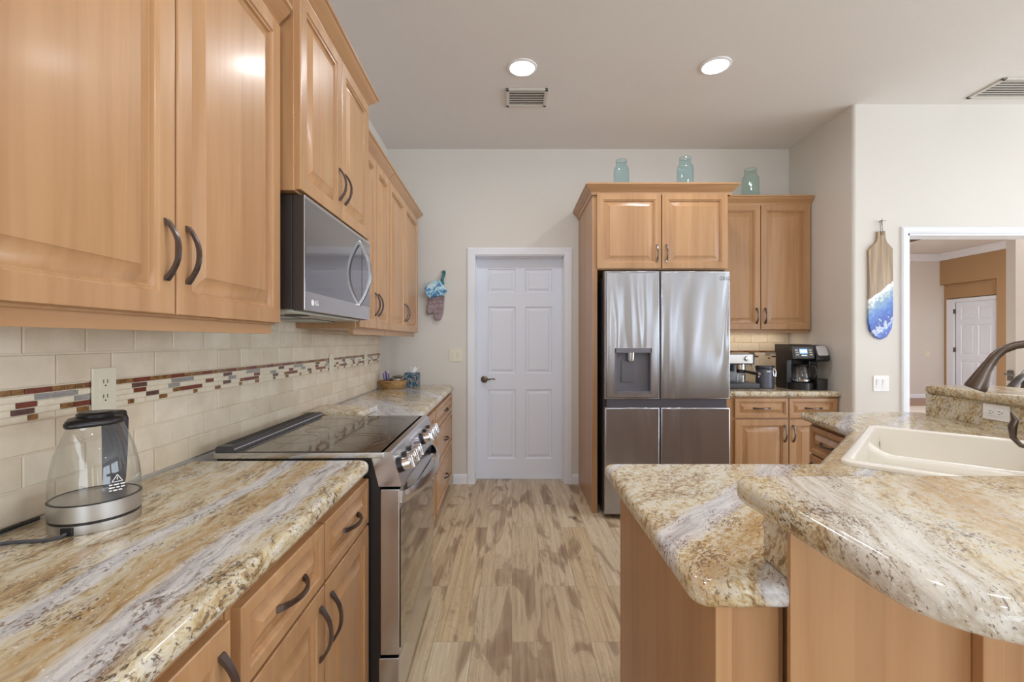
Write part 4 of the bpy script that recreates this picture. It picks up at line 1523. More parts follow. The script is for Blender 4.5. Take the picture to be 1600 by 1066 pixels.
t = thing('sink', 'white double-bowl sink set diagonally in the island', 'sink', (sk(SL / 2, SW / 2)[0], sk(SL / 2, SW / 2)[1], 0.912))
outer = round_poly([sk(0, 0), sk(SL, 0), sk(SL, SW), sk(0, SW)], 0.045, 6)
RIMW = 0.038
mb = MB()
rl = []
for ins, z in ((0.0, 0.9125), (0.0, 0.922), (0.003, 0.9262), (0.009, 0.928), (RIMW - 0.012, 0.928), (RIMW - 0.005, 0.926), (RIMW, 0.919), (RIMW + 0.004, 0.86), (RIMW + 0.012, 0.74), (RIMW + 0.03, 0.715), (RIMW + 0.05, 0.712)):
    rl.append([(x, y, z) for x, y in (inset(outer, ins) if ins else outer)])
mb.rings(rl, cap0=False)
part('basin', mb, SINKM, t, smooth=50)
mb = MB()
LD = 0.47
rl = []
n = 22
for k in range(n + 1):
    w_ = RIMW - 0.004 + (SW - 2 * RIMW + 0.008) * k / n
    f_ = min(k, n - k) / n * 2
    zt = 0.876 + 0.048 * max(0.0, 1 - f_ / 0.30) ** 1.8
    e_ = 1.0 + 0.9 * max(0.0, 1 - f_ / 0.2) ** 2
    prof = [(-0.034 * e_, 0.71), (-0.027 * e_, zt - 0.03), (-0.024 * e_, zt - 0.012), (-0.014 * e_, zt - 0.002), (0, zt), (0.014 * e_, zt - 0.002), (0.024 * e_, zt - 0.012), (0.027 * e_, zt - 0.03), (0.034 * e_, 0.71)]
    rl.append([(*sk(LD + dl_, w_), z) for dl_, z in prof])
mb.rings(rl)
part('divider', mb, SINKM, t, smooth=50)
for l_ in (0.25, 0.66):
    mb = MB(); c_ = sk(l_, SW / 2); mb.lathe([(0, 0.002), (0.03, 0.002), (0.04, 0.004), (0.043, 0.001), (0.043, -0.002)], (c_[0], c_[1], 0.713), 24); part('drain', mb, CHROME, t)

# faucet
FB = Vector((1.804, 1.395))
FD = Vector((-0.728, 0.685))


def fp(s_, z, off=0.0):
    p = FB + FD * s_ + Vector((0.685, 0.728)) * off
    return (p.x, p.y, z)


t = thing('faucet', 'bronze pull-down kitchen faucet arching over the sink', 'faucet', (FB.x, FB.y, 0.9282))
mb = MB(); mb.lathe([(0, 0), (0.032, 0), (0.032, 0.004), (0.026, 0.012), (0.022, 0.03), (0.021, 0.07), (0.024, 0.085), (0.020, 0.10), (0.0, 0.10)], (FB.x, FB.y, 0.9125), 28); part('base', mb, FAUCETM, t)
mb = MB()
pts = [fp(0, 1.0), fp(0, 1.12), fp(0.004, 1.20), fp(0.022, 1.262), fp(0.058, 1.298), fp(0.10, 1.310), fp(0.14, 1.308), fp(0.175, 1.3005), fp(0.203, 1.286), fp(0.222, 1.263), fp(0.236, 1.234)]
mb.tube(pts, [0.0125] * 6 + [0.0125, 0.0128, 0.0135, 0.015, 0.0165], 16); part('spout', mb, FAUCETM, t, smooth=60)
mb = MB(); mb.tube([fp(0.235, 1.238), fp(0.238, 1.230), fp(0.245, 1.215), fp(0.256, 1.185), fp(0.268, 1.155), fp(0.2705, 1.149)], [0.0165, 0.0175, 0.0195, 0.0255, 0.0305, 0.0295], 24); hd_ = part('spray_head', mb, FAUCETM, t, smooth=50)
mb = MB(); mb.tube([fp(0.253, 1.21, 0.012), fp(0.262, 1.185, 0.02)], [0.008, 0.009], 10); part('spray_button', mb, BLACK, hd_)
mb = MB()
mb.tube([fp(0.0, 0.985, -0.018), fp(0.07, 0.975, -0.04), fp(0.13, 0.965, -0.03), fp(0.165, 0.972, -0.02), fp(0.182, 0.995, -0.015), fp(0.183, 1.03, -0.012), fp(0.176, 1.055, -0.01), fp(0.186, 1.078, -0.01)],
        [0.010, 0.008, 0.007, 0.0075, 0.009, 0.012, 0.010, 0.003], 10)
part('lever_handle', mb, FAUCETM, t, smooth=60)

# island base
t = thing('island', 'maple kitchen island with raised bar, facing the range', 'kitchen island', (1.2, 1.5, 0.0))
ib = [(0.361, 0.790), (0.470, 0.790), (0.470, 0.85), (1.39, 0.85), (2.25, 1.765), (2.25, 2.54), (1.672, 2.54), (1.592, 2.10), (1.0, 1.462), (0.361, 1.462)]
ii = inset(ib, 0.018)
mb = MB(); mb.rings([[(x, y, 0.0) for x, y in ib], [(x, y, 0.866) for x, y in ib], [(x, y, 0.866) for x, y in ii], [(x, y, 0.10) for x, y in ii]])
body_ = part('body', mb, MAPLE, t)
mb = MB(); mb.box(0.348, 0.3605, 0.835, 1.464, 0.0, 0.866, 0.0015); part('end_panel', mb, MAPLE, t)
mb = MB(); mb.box(0.347, 0.376, 0.776, 0.836, 0.0, 0.866, 0.0025); part('corner_post', mb, MAPLE, t)
mb = MB(); mb.box(0.3765, 0.4575, 0.781, 0.7895, 0.0, 0.866, 0.001); part('front_panel', mb, MAPLE, t)
mb = MB(); mb.prism([(0.458, 0.748), (1.45, 0.748), (2.36, 1.73), (2.36, 2.468), (2.285, 2.468), (2.285, 1.752), (1.408, 0.826), (0.4795, 0.826), (0.4795, 0.757), (0.458, 0.757)], 0.0, 1.029)
part('knee_wall', mb, MAPLE, t)
mb = MB(); mb.box(0.754, 0.790, 0.728, 0.7478, 0.0, 1.029, 0.003); part('pilaster', mb, MAPLE, t)
dv = Vector((0.080, 0.44)).normalized()
nv = Vector((-dv.y, dv.x))
o_ = Vector((1.592, 2.10)) + dv * 0.02
M = fr((o_.x + nv.x * 0.0005, o_.y + nv.y * 0.0005, 0.70), (-dv.x, -dv.y, 0), (0, 0, 1), (nv.x, nv.y, 0)) @ Matrix.Translation((-0.405, 0, 0))
cab_door(t, M, 0.405, 0.15, 0.2025, 0.075, 'drawer', 0.036, False, bw=0.02)
cab_door(t, M @ Matrix.Translation((0, -0.59, 0)), 0.405, 0.58, 0.03, 0.475, 'door')
dg_ = (Vector((1.592, 2.10)) - Vector((1.0, 1.462)))
dn = dg_.normalized(); nn_ = Vector((-dn.y, dn.x))
o_ = Vector((1.0, 1.462)) + dn * 0.03 + nn_ * 0.0005
for k in range(2):
    M = fr((o_.x, o_.y, 0.11), (-dn.x, -dn.y, 0), (0, 0, 1), (nn_.x, nn_.y, 0)) @ Matrix.Translation((-0.405 - 0.41 * k, 0, 0))
    cab_door(t, M, 0.40, 0.735, 0.03 if k == 0 else 0.37, 0.63)
mb = MB()
mb.prism([(0.4655, 0.758), (0.4790, 0.758), (0.4790, 0.8265), (1.407, 0.8265), (2.2845, 1.7515), (2.2845, 2.475), (2.25, 2.475), (2.25, 1.762), (1.397, 0.842), (0.4655, 0.842)], 0.9125, 1.029, 0.001, 1)
single('granite_riser', mb, GR_RIS, 'upright granite strip between island worktop and raised bar', 'backsplash', (0, 0, 0), FW, smooth=30)
poly = round_poly([(0.408, 0.408), (1.60, 0.408), (2.62, 1.50), (2.62, 2.50), (2.245, 2.50), (2.205, 1.752), (1.36, 0.825), (0.395, 0.825)], [0.10, 0.1, 0.1, 0.08, 0.05, 0.03, 0.03, 0.03], 8)
mb = MB(); slab(mb, poly, 1.0295, 1.075, 0.019)
single('bar_counter', mb, GR_BAR, 'raised granite bar top with rust-gold veins, nearest the camera', 'countertop', (0, 0, 0), FW, 'granite worktops', smooth=40)

# ------------------------------------------------------------------ things on the coffee counter
CZ = 0.9255
t = thing('espresso_machine', 'small espresso machine half hidden behind the refrigerator', 'espresso machine', (1.88, 3.85, CZ))
x0, x1, yf, yb = 1.74, 2.00, 3.745, 3.98
mb = MB(); mb.box(x0, x1 + 0.02, yf - 0.04, yb, CZ, CZ + 0.045, 0.008); part('base', mb, DARKGREY, t)
mb = MB(); mb.box(x0 + 0.01, x1 - 0.01, yf + 0.13, yb, CZ + 0.04, CZ + 0.2, 0.006); part('column', mb, STEEL_D, t)
mb = MB(); mb.box(x0, x1, yf, yb, CZ + 0.195, CZ + 0.285, 0.008); part('head', mb, DARKGREY, t)
mb = MB(); mb.box(x0 + 0.02, x1 - 0.02, yf - 0.004, yf + 0.001, CZ + 0.205, CZ + 0.278, 0.002); part('front_plate', mb, STEEL, t)
mb = MB(); mb.lathe([(0, 0), (0.022, 0), (0.022, 0.006), (0.018, 0.02), (0, 0.021)], (1.93, yf - 0.004, CZ + 0.245), 24, 'y'); part('dial', mb, CHROME, t)
mb = MB(); mb.cyl((1.905, yf + 0.045, CZ + 0.155), (1.905, yf + 0.045, CZ + 0.196), 0.036, seg=20); part('group_head', mb, CHROME, t)
mb = MB(); mb.cyl((1.905, yf + 0.045, CZ + 0.125), (1.905, yf + 0.045, CZ + 0.157), 0.033, seg=20); mb.tube([(1.92, yf + 0.02, CZ + 0.14), (1.955, yf - 0.04, CZ + 0.13), (1.985, yf - 0.085, CZ + 0.125)], [0.010, 0.012, 0.013], 10); pf = part('portafilter', mb, BLACK, t)
mb = MB(); mb.cyl((1.985, yf - 0.085, CZ + 0.125), (1.988, yf - 0.092, CZ + 0.1245), 0.0135, seg=14); part('end_cap', mb, CHROME, pf)
mb = MB(); mb.tube([(1.99, yf + 0.05, CZ + 0.20), (2.005, yf + 0.03, CZ + 0.16), (2.022, yf, CZ + 0.11), (2.03, yf - 0.005, CZ + 0.09)], 0.006, 8); part('steam_wand', mb, CHROME, t)
mb = MB(); mb.lathe([(0.0, 0.002), (0.035, 0.002), (0.037, 0.01), (0.034, 0.06), (0.033, 0.06), (0.033, 0.008), (0, 0.006)], (1.895, yf + 0.03, CZ + 0.0455), 24)
single('glass_cup', mb, GLASS, 'small glass cup on the espresso machine drip tray', 'cup', (1.895, yf + 0.03, CZ + 0.0455))

t = thing('canister', 'grey steel coffee canister with clamp between espresso machine and coffee maker', 'canister', (2.112, 3.80, CZ))
mb = MB(); mb.lathe([(0, 0), (0.066, 0), (0.069, 0.004), (0.070, 0.15), (0.068, 0.155), (0, 0.155)], (2.112, 3.80, CZ), 36); part('body', mb, plain('slate_metal', rgb(104, 106, 118), 0.4, 0.5), t)
mb = MB(); mb.lathe([(0.0, 0.155), (0.069, 0.155), (0.072, 0.160), (0.072, 0.178), (0.068, 0.184), (0, 0.186)], (2.112, 3.80, CZ), 36); part('lid', mb, plain('grey_lid', rgb(70, 70, 78), 0.3, 0.5), t)
mb = MB(); mb.tube([(2.15, 3.735, CZ + 0.17), (2.158, 3.722, CZ + 0.14), (2.155, 3.722, CZ + 0.10), (2.145, 3.728, CZ + 0.10), (2.14, 3.732, CZ + 0.14), (2.148, 3.735, CZ + 0.17)], 0.0045, 8); part('clamp', mb, CHROME, t)
mb = MB(); mb.box(2.085, 2.115, 3.727, 3.732, CZ + 0.135, CZ + 0.142, 0.001); part('label_strip', mb, STEEL, t)

t = thing('coffee_maker', 'black coffee maker with glass carafe and lit display', 'coffee maker', (2.38, 3.74, CZ))
CX0, CX1, CYF, CYB = 2.232, 2.515, 3.60, 3.86
CS = 2.405
mb = MB(); mb.box(CX0, CX1 - 0.02, 3.775, CYB, CZ, CZ + 0.33, 0.012); mb.box(CX0, CX0 + 0.045, 3.70, 3.80, CZ, CZ + 0.33, 0.008)
part('body', mb, BLACK, t)
mb = MB()
prf = [(3.80, 0.235), (3.64, 0.235), (3.612, 0.25), (3.63, 0.345), (3.66, 0.362), (3.86, 0.365), (3.86, 0.30)]
mb.rings([[(x, y, CZ + z) for y, z in prf] for x in (CX0 - 0.002, CS)])
hd_ = part('brew_head', mb, BLACK, t, smooth=20)
fn = Vector((0, -(0.345 - 0.25), 3.63 - 3.612)).normalized()
bu = Vector((0, 3.63 - 3.612, 0.345 - 0.25)).normalized()
def pf_(x, k, n=0.0):
    c = Vector((x, 3.621, CZ + 0.2975)) + bu * k + fn * n
    return c
Mp = fr(pf_(CX0, 0), (1, 0, 0), bu, fn)
W_ = CS - CX0
mb = MB(); mb.M = Mp; mb.box(0.012, W_ - 0.010, -0.040, 0.042, -0.002, 0.003, 0.002); mb.M = Matrix.Identity(4); cpn = part('control_panel', mb, DARKGREY, hd_)
mb = MB(); mb.M = Mp; mb.box(0.055, 0.117, -0.008, 0.028, 0.0025, 0.0045, 0.001); mb.M = Matrix.Identity(4); scr = part('display', mb, DISPLAYM, cpn, 'blue lit display')
mb = MB(); mb.M = Mp
for k in range(4):
    mb.box(0.063 + 0.013 * k, 0.071 + 0.013 * k, 0.0, 0.020, 0.0045, 0.0050)
mb.M = Matrix.Identity(4); part('digits', mb, LCDTXT, scr)
for (bx, by) in ((0.018, 0.018), (0.022, 0.0), (0.024, -0.018), (0.128, 0.018), (0.130, 0.0), (0.132, -0.018)):
    mb = MB(); mb.M = Mp; mb.box(bx, bx + 0.024, by - 0.005, by + 0.006, 0.0025, 0.006, 0.0015); mb.M = Matrix.Identity(4); part('button', mb, plain('button_tan', rgb(196, 184, 164), 0.4), cpn)
mb = MB(); mb.M = Mp; mb.box(0.066, 0.112, -0.028, -0.019, 0.0025, 0.006, 0.002); mb.M = Matrix.Identity(4); part('button', mb, STEEL, cpn)
# single-serve tower on the right
mb = MB()
prf = [(3.84, 0.225), (3.62, 0.225), (3.60, 0.24), (3.60, 0.262), (3.64, 0.345), (3.66, 0.355), (3.84, 0.36)]
mb.rings([[(x, y, CZ + z) for y, z in prf] for x in (CS + 0.004, CX1)])
sh = part('single_serve_head', mb, BLACK, t, smooth=20)
mb = MB(); mb.M = fr((CS + 0.02, 3.607, CZ + 0.272), (1, 0, 0), Vector((0, 0.04, 0.083)).normalized(), Vector((0, -0.083, 0.04)).normalized())
pp = round_poly([(0.0, 0.0), (0.085, 0.0), (0.082, 0.085), (0.003, 0.085)], 0.014)
mb.rings([[(x, y, 0.0) for x, y in pp], [(x, y, 0.006) for x, y in pp], [(x, y, 0.008) for x, y in inset(pp, 0.003)]]); mb.M = Matrix.Identity(4)
part('lid_plate', mb, plain('silver_plastic', rgb(196, 194, 196), 0.3, 0.3), sh, 'silver lid plate')
mb = MB(); mb.box(CS + 0.01, CX1 - 0.03, 3.70, 3.80, CZ + 0.09, CZ + 0.23, 0.004); part('tower', mb, BLACKG, t)
mb = MB(); mb.prism(round_poly([(CS + 0.01, 3.60), (CX1 - 0.012, 3.60), (CX1 - 0.012, 3.76), (CS + 0.01, 3.76)], 0.012), CZ, CZ + 0.088, 0.004); part('cup_stand', mb, BLACK, t)
mb = MB()
bp = [(CX0 + 0.02 + 0.085 + 0.095 * math.cos(a), 3.70 + 0.105 * math.sin(a)) for a in [PI + PI * k / 20 for k in range(21)]] + [(CX0 + 0.2, 3.79), (CX0 + 0.01, 3.79)]
mb.prism(bp, CZ, CZ + 0.055, 0.005); part('warming_base', mb, BLACK, t)
cx, cy = CX0 + 0.108, 3.685
mb = MB(); mb.lathe([(0.0, 0.001), (0.055, 0.001), (0.064, 0.012), (0.068, 0.04), (0.066, 0.08), (0.056, 0.115), (0.048, 0.13), (0.046, 0.13), (0.054, 0.115), (0.064, 0.08), (0.066, 0.04), (0.062, 0.013), (0.0, 0.004)], (cx, cy, CZ + 0.0555), 32)
ca = thing('carafe', 'glass coffee carafe inside the black coffee maker', 'carafe', (cx, cy, CZ + 0.0555))
part('glass_body', mb, GLASS, ca, smooth=60)
mb = MB(); mb.lathe([(0, 0.131), (0.049, 0.131), (0.051, 0.136), (0.046, 0.145), (0, 0.147)], (cx, cy, CZ + 0.0555), 28); part('lid', mb, BLACK, ca)
mb = MB(); mb.lathe([(0.0685, 0.012), (0.070, 0.012), (0.0705, 0.026), (0.069, 0.026)], (cx, cy, CZ + 0.0555), 32); part('band', mb, STEEL, ca)
mb = MB()
mb.tube([(cx + 0.04, cy - 0.035, CZ + 0.19), (cx + 0.07, cy - 0.062, CZ + 0.185), (cx + 0.08, cy - 0.07, CZ + 0.15), (cx + 0.072, cy - 0.063, CZ + 0.10), (cx + 0.056, cy - 0.045, CZ + 0.085)], [0.008, 0.010, 0.010, 0.009, 0.006], 10)
part('handle', mb, BLACKG, ca, smooth=60)

# ------------------------------------------------------------------ jars on top of the cabinets
def jar(loc, r, h, mat, label):
    t = thing('mason_jar', label, 'jar', loc, FW, 'blue glass jars on the cabinets')
    s_ = h
    pr = [(0.0, 0.004), (r * 0.86, 0.0), (r * 0.96, 0.03 * s_), (r, 0.07 * s_), (r, 0.66 * s_), (r * 0.95, 0.73 * s_), (r * 0.80, 0.79 * s_), (r * 0.70, 0.82 * s_), (r * 0.68, 0.85 * s_), (r * 0.72, 0.86 * s_), (r * 0.70, 0.88 * s_), (r * 0.69, 0.905 * s_), (r * 0.73, 0.915 * s_), (r * 0.70, 0.93 * s_), (r * 0.69, 1.0 * s_)]
    mb = MB(); mb.lathe(pr, loc, 32); part('glass_body', mb, mat, t, smooth=50)
    mb = MB(); mb.lathe([(r * 0.69, 0.995 * s_), (r * 0.72, 0.99 * s_), (r * 0.73, 1.0 * s_), (r * 0.70, 1.012 * s_), (r * 0.66, 1.0 * s_), (r * 0.69, 0.995 * s_)], loc, 32); part('rim', mb, mat, t)
    return t


jar((0.865, 3.60, 2.5025), 0.060, 0.240, JARG, 'blue glass jar above the left refrigerator cabinet door')
jar((1.362, 3.58, 2.5025), 0.062, 0.252, JARG, 'blue glass jar above the right refrigerator cabinet door')
jar((2.085, 3.98, 2.5405), 0.070, 0.275, JARG2, 'pale green jar on the lower cabinet beside the refrigerator cabinet')

# ------------------------------------------------------------------ basket, its contents and the tissue box
WICK = wood('wicker', rgb(176, 138, 88), rgb(128, 92, 54), rgb(208, 176, 126), grain=(60, 60, 90), rough=0.8, coat=0)
BKX, BKY, BKZ = -1.005, 3.84, 0.9125
t = thing('basket', 'oval wicker basket on the far worktop', 'basket', (BKX, BKY, BKZ))
mb = MB()
rl = []
for k in range(9):
    z = 0.0 + 0.064 * k / 8
    g_ = 0.80 + 0.20 * math.sin(PI / 2 * k / 8)
    rl.append([(BKX + (0.112 * g_ + (0.005 if (i + k) % 2 else -0.003)) * math.cos(2 * PI * i / 44), BKY + (0.075 * g_ + (0.005 if (i + k) % 2 else -0.003)) * math.sin(2 * PI * i / 44), BKZ + z) for i in range(44)])
mb.rings(rl, cap1=False)
part('woven_body', mb, WICK, t, smooth=60)
mb = MB(); mb.tube([(BKX + 0.113 * math.cos(2 * PI * i / 40), BKY + 0.076 * math.sin(2 * PI * i / 40), BKZ + 0.066) for i in range(40)], 0.006, 8, closed=True); part('rim', mb, WICK, t)
PURP = plain('purple_plastic', rgb(104, 88, 168), 0.4)
ends = [(-0.075, -0.03, 0.135), (-0.065, 0.0, 0.15), (-0.05, -0.02, 0.14), (-0.045, 0.02, 0.155), (-0.035, -0.005, 0.13)]
for k, (dx, dy, h) in enumerate(ends):
    mb = MB(); mb.tube([(BKX + dx * 0.75, BKY + dy * 0.6, BKZ + 0.012), (BKX + dx, BKY + dy, BKZ + h)], 0.0042, 8)
    single('pen', mb, PURP if k != 3 else PLATE_W, 'purple pen standing in the wicker basket' if k != 3 else 'white pen standing in the wicker basket', 'pen', (BKX + dx * 0.75, BKY + dy * 0.6, BKZ + 0.012), FW, 'pens in the basket')
mb = MB(); mb.lathe([(0.0, 0.0), (0.03, 0.002), (0.05, 0.02), (0.055, 0.045), (0.052, 0.045), (0.045, 0.02), (0, 0.006)], (BKX + 0.035, BKY - 0.012, BKZ + 0.045), 24); single('metal_bowl', mb, CHROME, 'small shiny metal bowl lying in the wicker basket', 'bowl', (BKX + 0.035, BKY - 0.012, BKZ + 0.045))
mb = MB(); mb.lathe([(0.0, 0.0), (0.03, 0.0), (0.048, 0.006), (0.05, 0.014), (0.0, 0.022)], (BKX + 0.04, BKY + 0.02, BKZ + 0.091), 24); single('round_tin', mb, plain('olive_tin', rgb(122, 114, 92), 0.4, 0.4), 'olive round tin on top of the metal bowl in the basket', 'tin', (BKX + 0.04, BKY + 0.02, BKZ + 0.091))
TEAL = fabric('tissue_print', rgb(38, 74, 96), rgb(70, 116, 138), 55, rgb(168, 150, 140))
t = thing('tissue_box', 'teal patterned tissue box beside the wicker basket', 'tissue box', (-0.875, 3.98, 0.9125))
mb = MB(); mb.box(-0.935, -0.815, 3.93, 4.04, 0.9125, 1.038, 0.003); part('carton', mb, TEAL, t)
mb = MB()
rl = []
for k in range(6):
    z = 1.036 + 0.045 * k / 5
    w = 0.02 + 0.018 * k / 5
    rl.append([(-0.87 + 0.008 * k / 5 * 2 + w * math.cos(2 * PI * i / 18) * (1.0), 3.985 + 0.012 * math.sin(2 * PI * i / 18) * (1 + 0.5 * math.sin(5 * i)), z + 0.012 * math.sin(i * 1.9) * k / 5) for i in range(18)])
mb.rings(rl, cap0=False, cap1=False)
part('tissue', mb, plain('tissue_paper', rgb(240, 240, 244), 0.9), t)

# ------------------------------------------------------------------ oven mitts
def wpx(x, y, d):
    return ((x - 800) / 711 * d, CAM_Z - (y - 533) / 711 * d)


def puffy(mb, poly, y_back, thick):
    """padded flat shape standing against the wall; poly in (x, z)"""
    rl = []
    for ins, n in ((0.004, 0.0), (0.0, 0.25), (0.0, 0.55), (0.003, 0.8), (0.008, 0.96), (0.013, 1.0)):
        pp = inset(poly, ins) if ins else poly
        rl.append([(x, y_back - n * thick, z) for x, z in pp])
    mb.rings(rl)
    return mb


d = 4.16
P = [wpx(x, y, d) for x, y in [(668.5, 462), (694.5, 462), (693.5, 478), (691.5, 492), (688, 500), (682, 501.5), (678, 497), (677, 488), (674.5, 491), (669, 492.5), (665.8, 488), (666.5, 480), (668.5, 474)]]
t = thing('oven_mitt', 'mauve-grey oven mitt hanging lowest on the back wall', 'oven mitt', (P[0][0] + 0.05, 4.185, P[5][1]))
mb = MB(); puffy(mb, round_poly(P, 0.008, 3), 4.186, 0.04); part('mitt', mb, fabric('mauve_quilt', rgb(146, 126, 128), rgb(164, 146, 148), 26), t, smooth=60)
mb = MB()
for yy in (470, 476, 484, 491):
    a = wpx(678 if yy > 478 else 669.5, yy, d); b = wpx(691 if yy > 486 else 693, yy - 2, d)
    mb.tube([(a[0], 4.1455, a[1]), (b[0], 4.1455, b[1])], 0.0022, 6)
part('quilt_seam', mb, fabric('mauve_seam', rgb(124, 106, 110), rgb(134, 116, 118)), t)
P = [wpx(x, y, d) for x, y in [(665, 449), (677.5, 439.5), (688.5, 439.5), (695, 450), (699.5, 455.5), (693, 462.5), (672, 466.5), (665, 460)]]
t = thing('oven_mitt', 'blue printed oven mitt folded over the mauve-grey mitt', 'oven mitt', (P[2][0], 4.14, P[6][1]))
mb = MB(); puffy(mb, round_poly(P, 0.008, 3), 4.144, 0.035); part('mitt', mb, fabric('blue_print', rgb(84, 138, 190), rgb(150, 204, 226), 24, rgb(214, 234, 242)), t, smooth=60)
mb = MB()
a, b = wpx(692.5, 423, d), wpx(692, 446, d)
rl = []
for k in range(9):
    f_ = k / 8
    x = a[0] + (b[0] - a[0]) * f_ + 0.006 * math.sin(f_ * 7)
    z = a[1] + (b[1] - a[1]) * f_
    rl.append([(x - 0.016, 4.183 - 0.045 * f_, z), (x + 0.016, 4.183 - 0.045 * f_, z + 0.006), (x + 0.016, 4.174 - 0.045 * f_, z + 0.006), (x - 0.016, 4.174 - 0.045 * f_, z)])
mb.rings(rl); part('hanging_loop', mb, fabric('teal_print', rgb(52, 96, 104), rgb(88, 134, 134), 40), t, smooth=60)

# ------------------------------------------------------------------ blue resin board on the right wall
d = 3.385
t = thing('serving_board', 'long wooden serving board with blue ocean resin hanging on the wall', 'serving board', (*[wpx(1376, 458, d)[0], 3.385], wpx(1376, 458, d)[1]))
P = [wpx(x, y, d) for x, y in [(1370.5, 362), (1383, 361), (1383.5, 372), (1386, 379), (1394.5, 388), (1395, 440), (1395, 500), (1393, 513), (1386, 526), (1377, 530.5), (1367, 527), (1359, 516), (1356.5, 503), (1356.5, 450), (1356.5, 392), (1360, 386), (1368, 379), (1370.5, 372)]]
mb = MB()
PP = round_poly(P, 0.004, 2)
rl = []
for ins, n in ((0.003, 0.0), (0.0, 0.003), (0.0, 0.015), (0.003, 0.018)):
    pp = inset(PP, ins) if ins else PP
    rl.append([(x, 3.398 - n, z) for x, z in pp])
mb.rings(rl)
part('board', mb, board_resin('resin_board'), t)
a = wpx(1376.5, 347, d); b = wpx(1377, 368, d)
mb = MB(); mb.tube([(b[0] - 0.008, 3.379, b[1]), (b[0] - 0.008, 3.379, b[1] + 0.02), (a[0] - 0.006, 3.386, a[1] + 0.0), (a[0], 3.389, a[1] + 0.008), (a[0] + 0.004, 3.386, a[1]), (b[0] + 0.008, 3.379, b[1] + 0.02), (b[0] + 0.008, 3.379, b[1])], 0.0018, 6); part('twine', mb, plain('twine', rgb(92, 80, 66), 0.9), t)
mb = MB(); mb.tube([(a[0], 3.3995, a[1] + 0.006), (a[0], 3.372, a[1] + 0.010)], 0.003, 8); mb.tube([(a[0] - 0.001, 3.374, a[1] + 0.022), (a[0], 3.374, a[1] - 0.03)], 0.0022, 6); mb.tube([(a[0], 3.376, a[1] + 0.006), (a[0] + 0.03, 3.376, a[1] + 0.008)], 0.002, 6)
single('wall_hook', mb, BRONZE, 'small dark hook above the blue resin board', 'hook', (a[0], 3.3995, a[1] + 0.006))

# ------------------------------------------------------------------ ceiling: recessed lights and vents
def downlight(loc, label):
    t = thing('recessed_light', label, 'ceiling light', loc, FW, 'recessed ceiling lights')
    mb = MB(); mb.lathe([(0.088, -0.0005), (0.096, -0.0005), (0.095, -0.006), (0.080, -0.010), (0.076, -0.004), (0.088, -0.0005)], loc, 40); part('trim_ring', mb, PLATE_W, t)
    mb = MB(); mb.lathe([(0, -0.003), (0.079, -0.003), (0.079, -0.007), (0.05, -0.010), (0, -0.011)], loc, 40); part('lens', mb, LAMPM, t, 'glowing lens')
    ld = bpy.data.lights.new('lamp_glow', 'AREA')
    ld.shape = 'DISK'; ld.size = 0.15; ld.energy = 6.5; ld.color = (0.96, 0.97, 1.0); ld.spread = math.radians(170)
    lo = bpy.data.objects.new('lamp_glow', ld); COL.objects.link(lo); lo.parent = t
    lo.location = (0, 0, -0.014)
    return t


d0 = downlight((0.066, 2.94, ZC), 'left glowing recessed ceiling light, over the aisle')
cp_ = copy_tree(d0); cp_.location = (1.305, 2.92, ZC); cp_['label'] = 'right glowing recessed ceiling light, towards the island'
for x, y in ((0.066, 0.75), (1.305, 0.75), (0.3, -1.6), (2.8, -1.6), (3.9, 0.75), (5.6, -1.6), (5.6, 1.4)):
    c_ = copy_tree(d0); c_.location = (x, y, ZC); c_['label'] = 'recessed ceiling light outside the view, behind the camera'


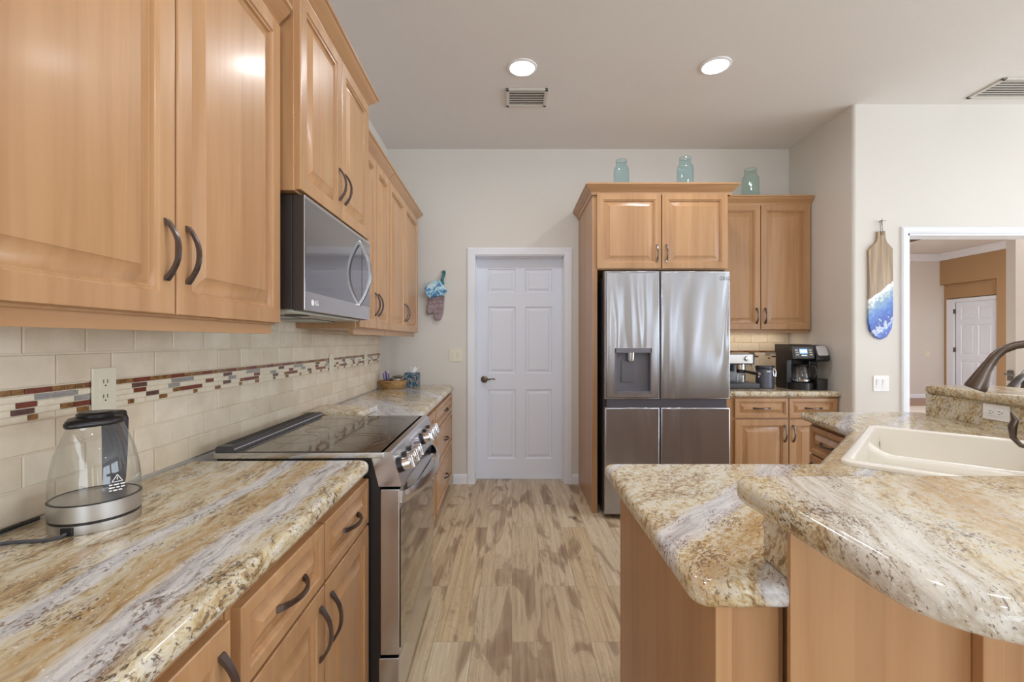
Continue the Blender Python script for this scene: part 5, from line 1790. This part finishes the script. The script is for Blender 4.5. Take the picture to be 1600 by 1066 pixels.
def vent(loc, sx, sy, label, n, frame=0.025, mat=PLATE_W, ang=0.5):
    t = thing('ceiling_vent', label, 'vent', loc)
    x, y, z = loc
    mb = MB()
    for a in ((x - sx / 2, x + sx / 2, y - sy / 2, y - sy / 2 + frame), (x - sx / 2, x + sx / 2, y + sy / 2 - frame, y + sy / 2), (x - sx / 2, x - sx / 2 + frame, y - sy / 2, y + sy / 2), (x + sx / 2 - frame, x + sx / 2, y - sy / 2, y + sy / 2)):
        mb.box(*a, z - 0.012, z - 0.0005, 0.003)
    part('frame', mb, mat, t)
    mb = MB(); mb.box(x - sx / 2 + 0.01, x + sx / 2 - 0.01, y - sy / 2 + 0.01, y + sy / 2 - 0.01, z - 0.003, z - 0.0008); part('duct_backing', mb, plain('duct_dark', rgb(150, 146, 142), 0.8), t)
    mb = MB()
    L_ = sy - 2 * frame
    for k in range(n):
        yy = y - sy / 2 + frame + L_ * (k + 0.5) / n
        dy, dz = 0.011, 0.006
        mb.rings([[(xx, yy - dy, z - 0.011), (xx, yy - dy + 0.002, z - 0.0125), (xx, yy + dy, z - 0.006), (xx, yy + dy - 0.002, z - 0.0045)] for xx in (x - sx / 2 + frame, x + sx / 2 - frame)])
    part('louvers', mb, mat, t)
    return t


VG = plain('vent_paint', rgb(206, 202, 194), 0.5)
vent((0.105, 3.30, ZC - 0.0), 0.30, 0.24, 'white louvered ceiling vent below the left recessed light', 6, mat=VG)
vent((3.55, 3.18, ZC - 0.0), 0.50, 0.26, 'louvered ceiling vent cut by the right edge of the view', 7, mat=VG)
vent((7.75, 8.85, HZ), 0.42, 0.5, 'dark ceiling vent in the hall beyond the opening', 8, mat=plain('hall_vent', rgb(120, 110, 104), 0.6))

# ------------------------------------------------------------------ bar stool behind the bar
t = thing('bar_stool', 'dark bar stool with curved arm, behind the raised bar at right edge', 'bar stool', (3.62, 3.0, 0.0))
DW_ = plain('dark_wood', rgb(70, 60, 54), 0.35)
mb = MB(); mb.prism(round_poly([(3.42, 2.80), (3.82, 2.80), (3.82, 3.2), (3.42, 3.2)], 0.05), 0.72, 0.765, 0.01); part('seat', mb, DW_, t)
for a, b in ((3.45, 2.83), (3.79, 2.83), (3.45, 3.17), (3.79, 3.17)):
    mb = MB(); mb.tube([(a + (a - 3.62) * 0.15, b + (b - 3.0) * 0.15, 0), (a, b, 0.722)], [0.016, 0.02], 10); part('leg', mb, DW_, t)
mb = MB()
pts = [(3.29, 3.0, 1.005), (3.315, 3.0, 1.035), (3.345, 3.0, 1.065), (3.40, 3.02, 1.09), (3.48, 3.08, 1.105), (3.62, 3.14, 1.11), (3.76, 3.08, 1.105), (3.86, 3.02, 1.08)]
mb.tube(pts, [0.024, 0.023, 0.021, 0.019, 0.018, 0.018, 0.018, 0.018], 12); part('arm_rail', mb, DW_, t, smooth=60)
for a in ((3.48, 3.08, 1.10), (3.76, 3.08, 1.10)):
    mb = MB(); mb.tube([(a[0], 3.14, 0.76), a], 0.013, 8); part('spindle', mb, DW_, t)
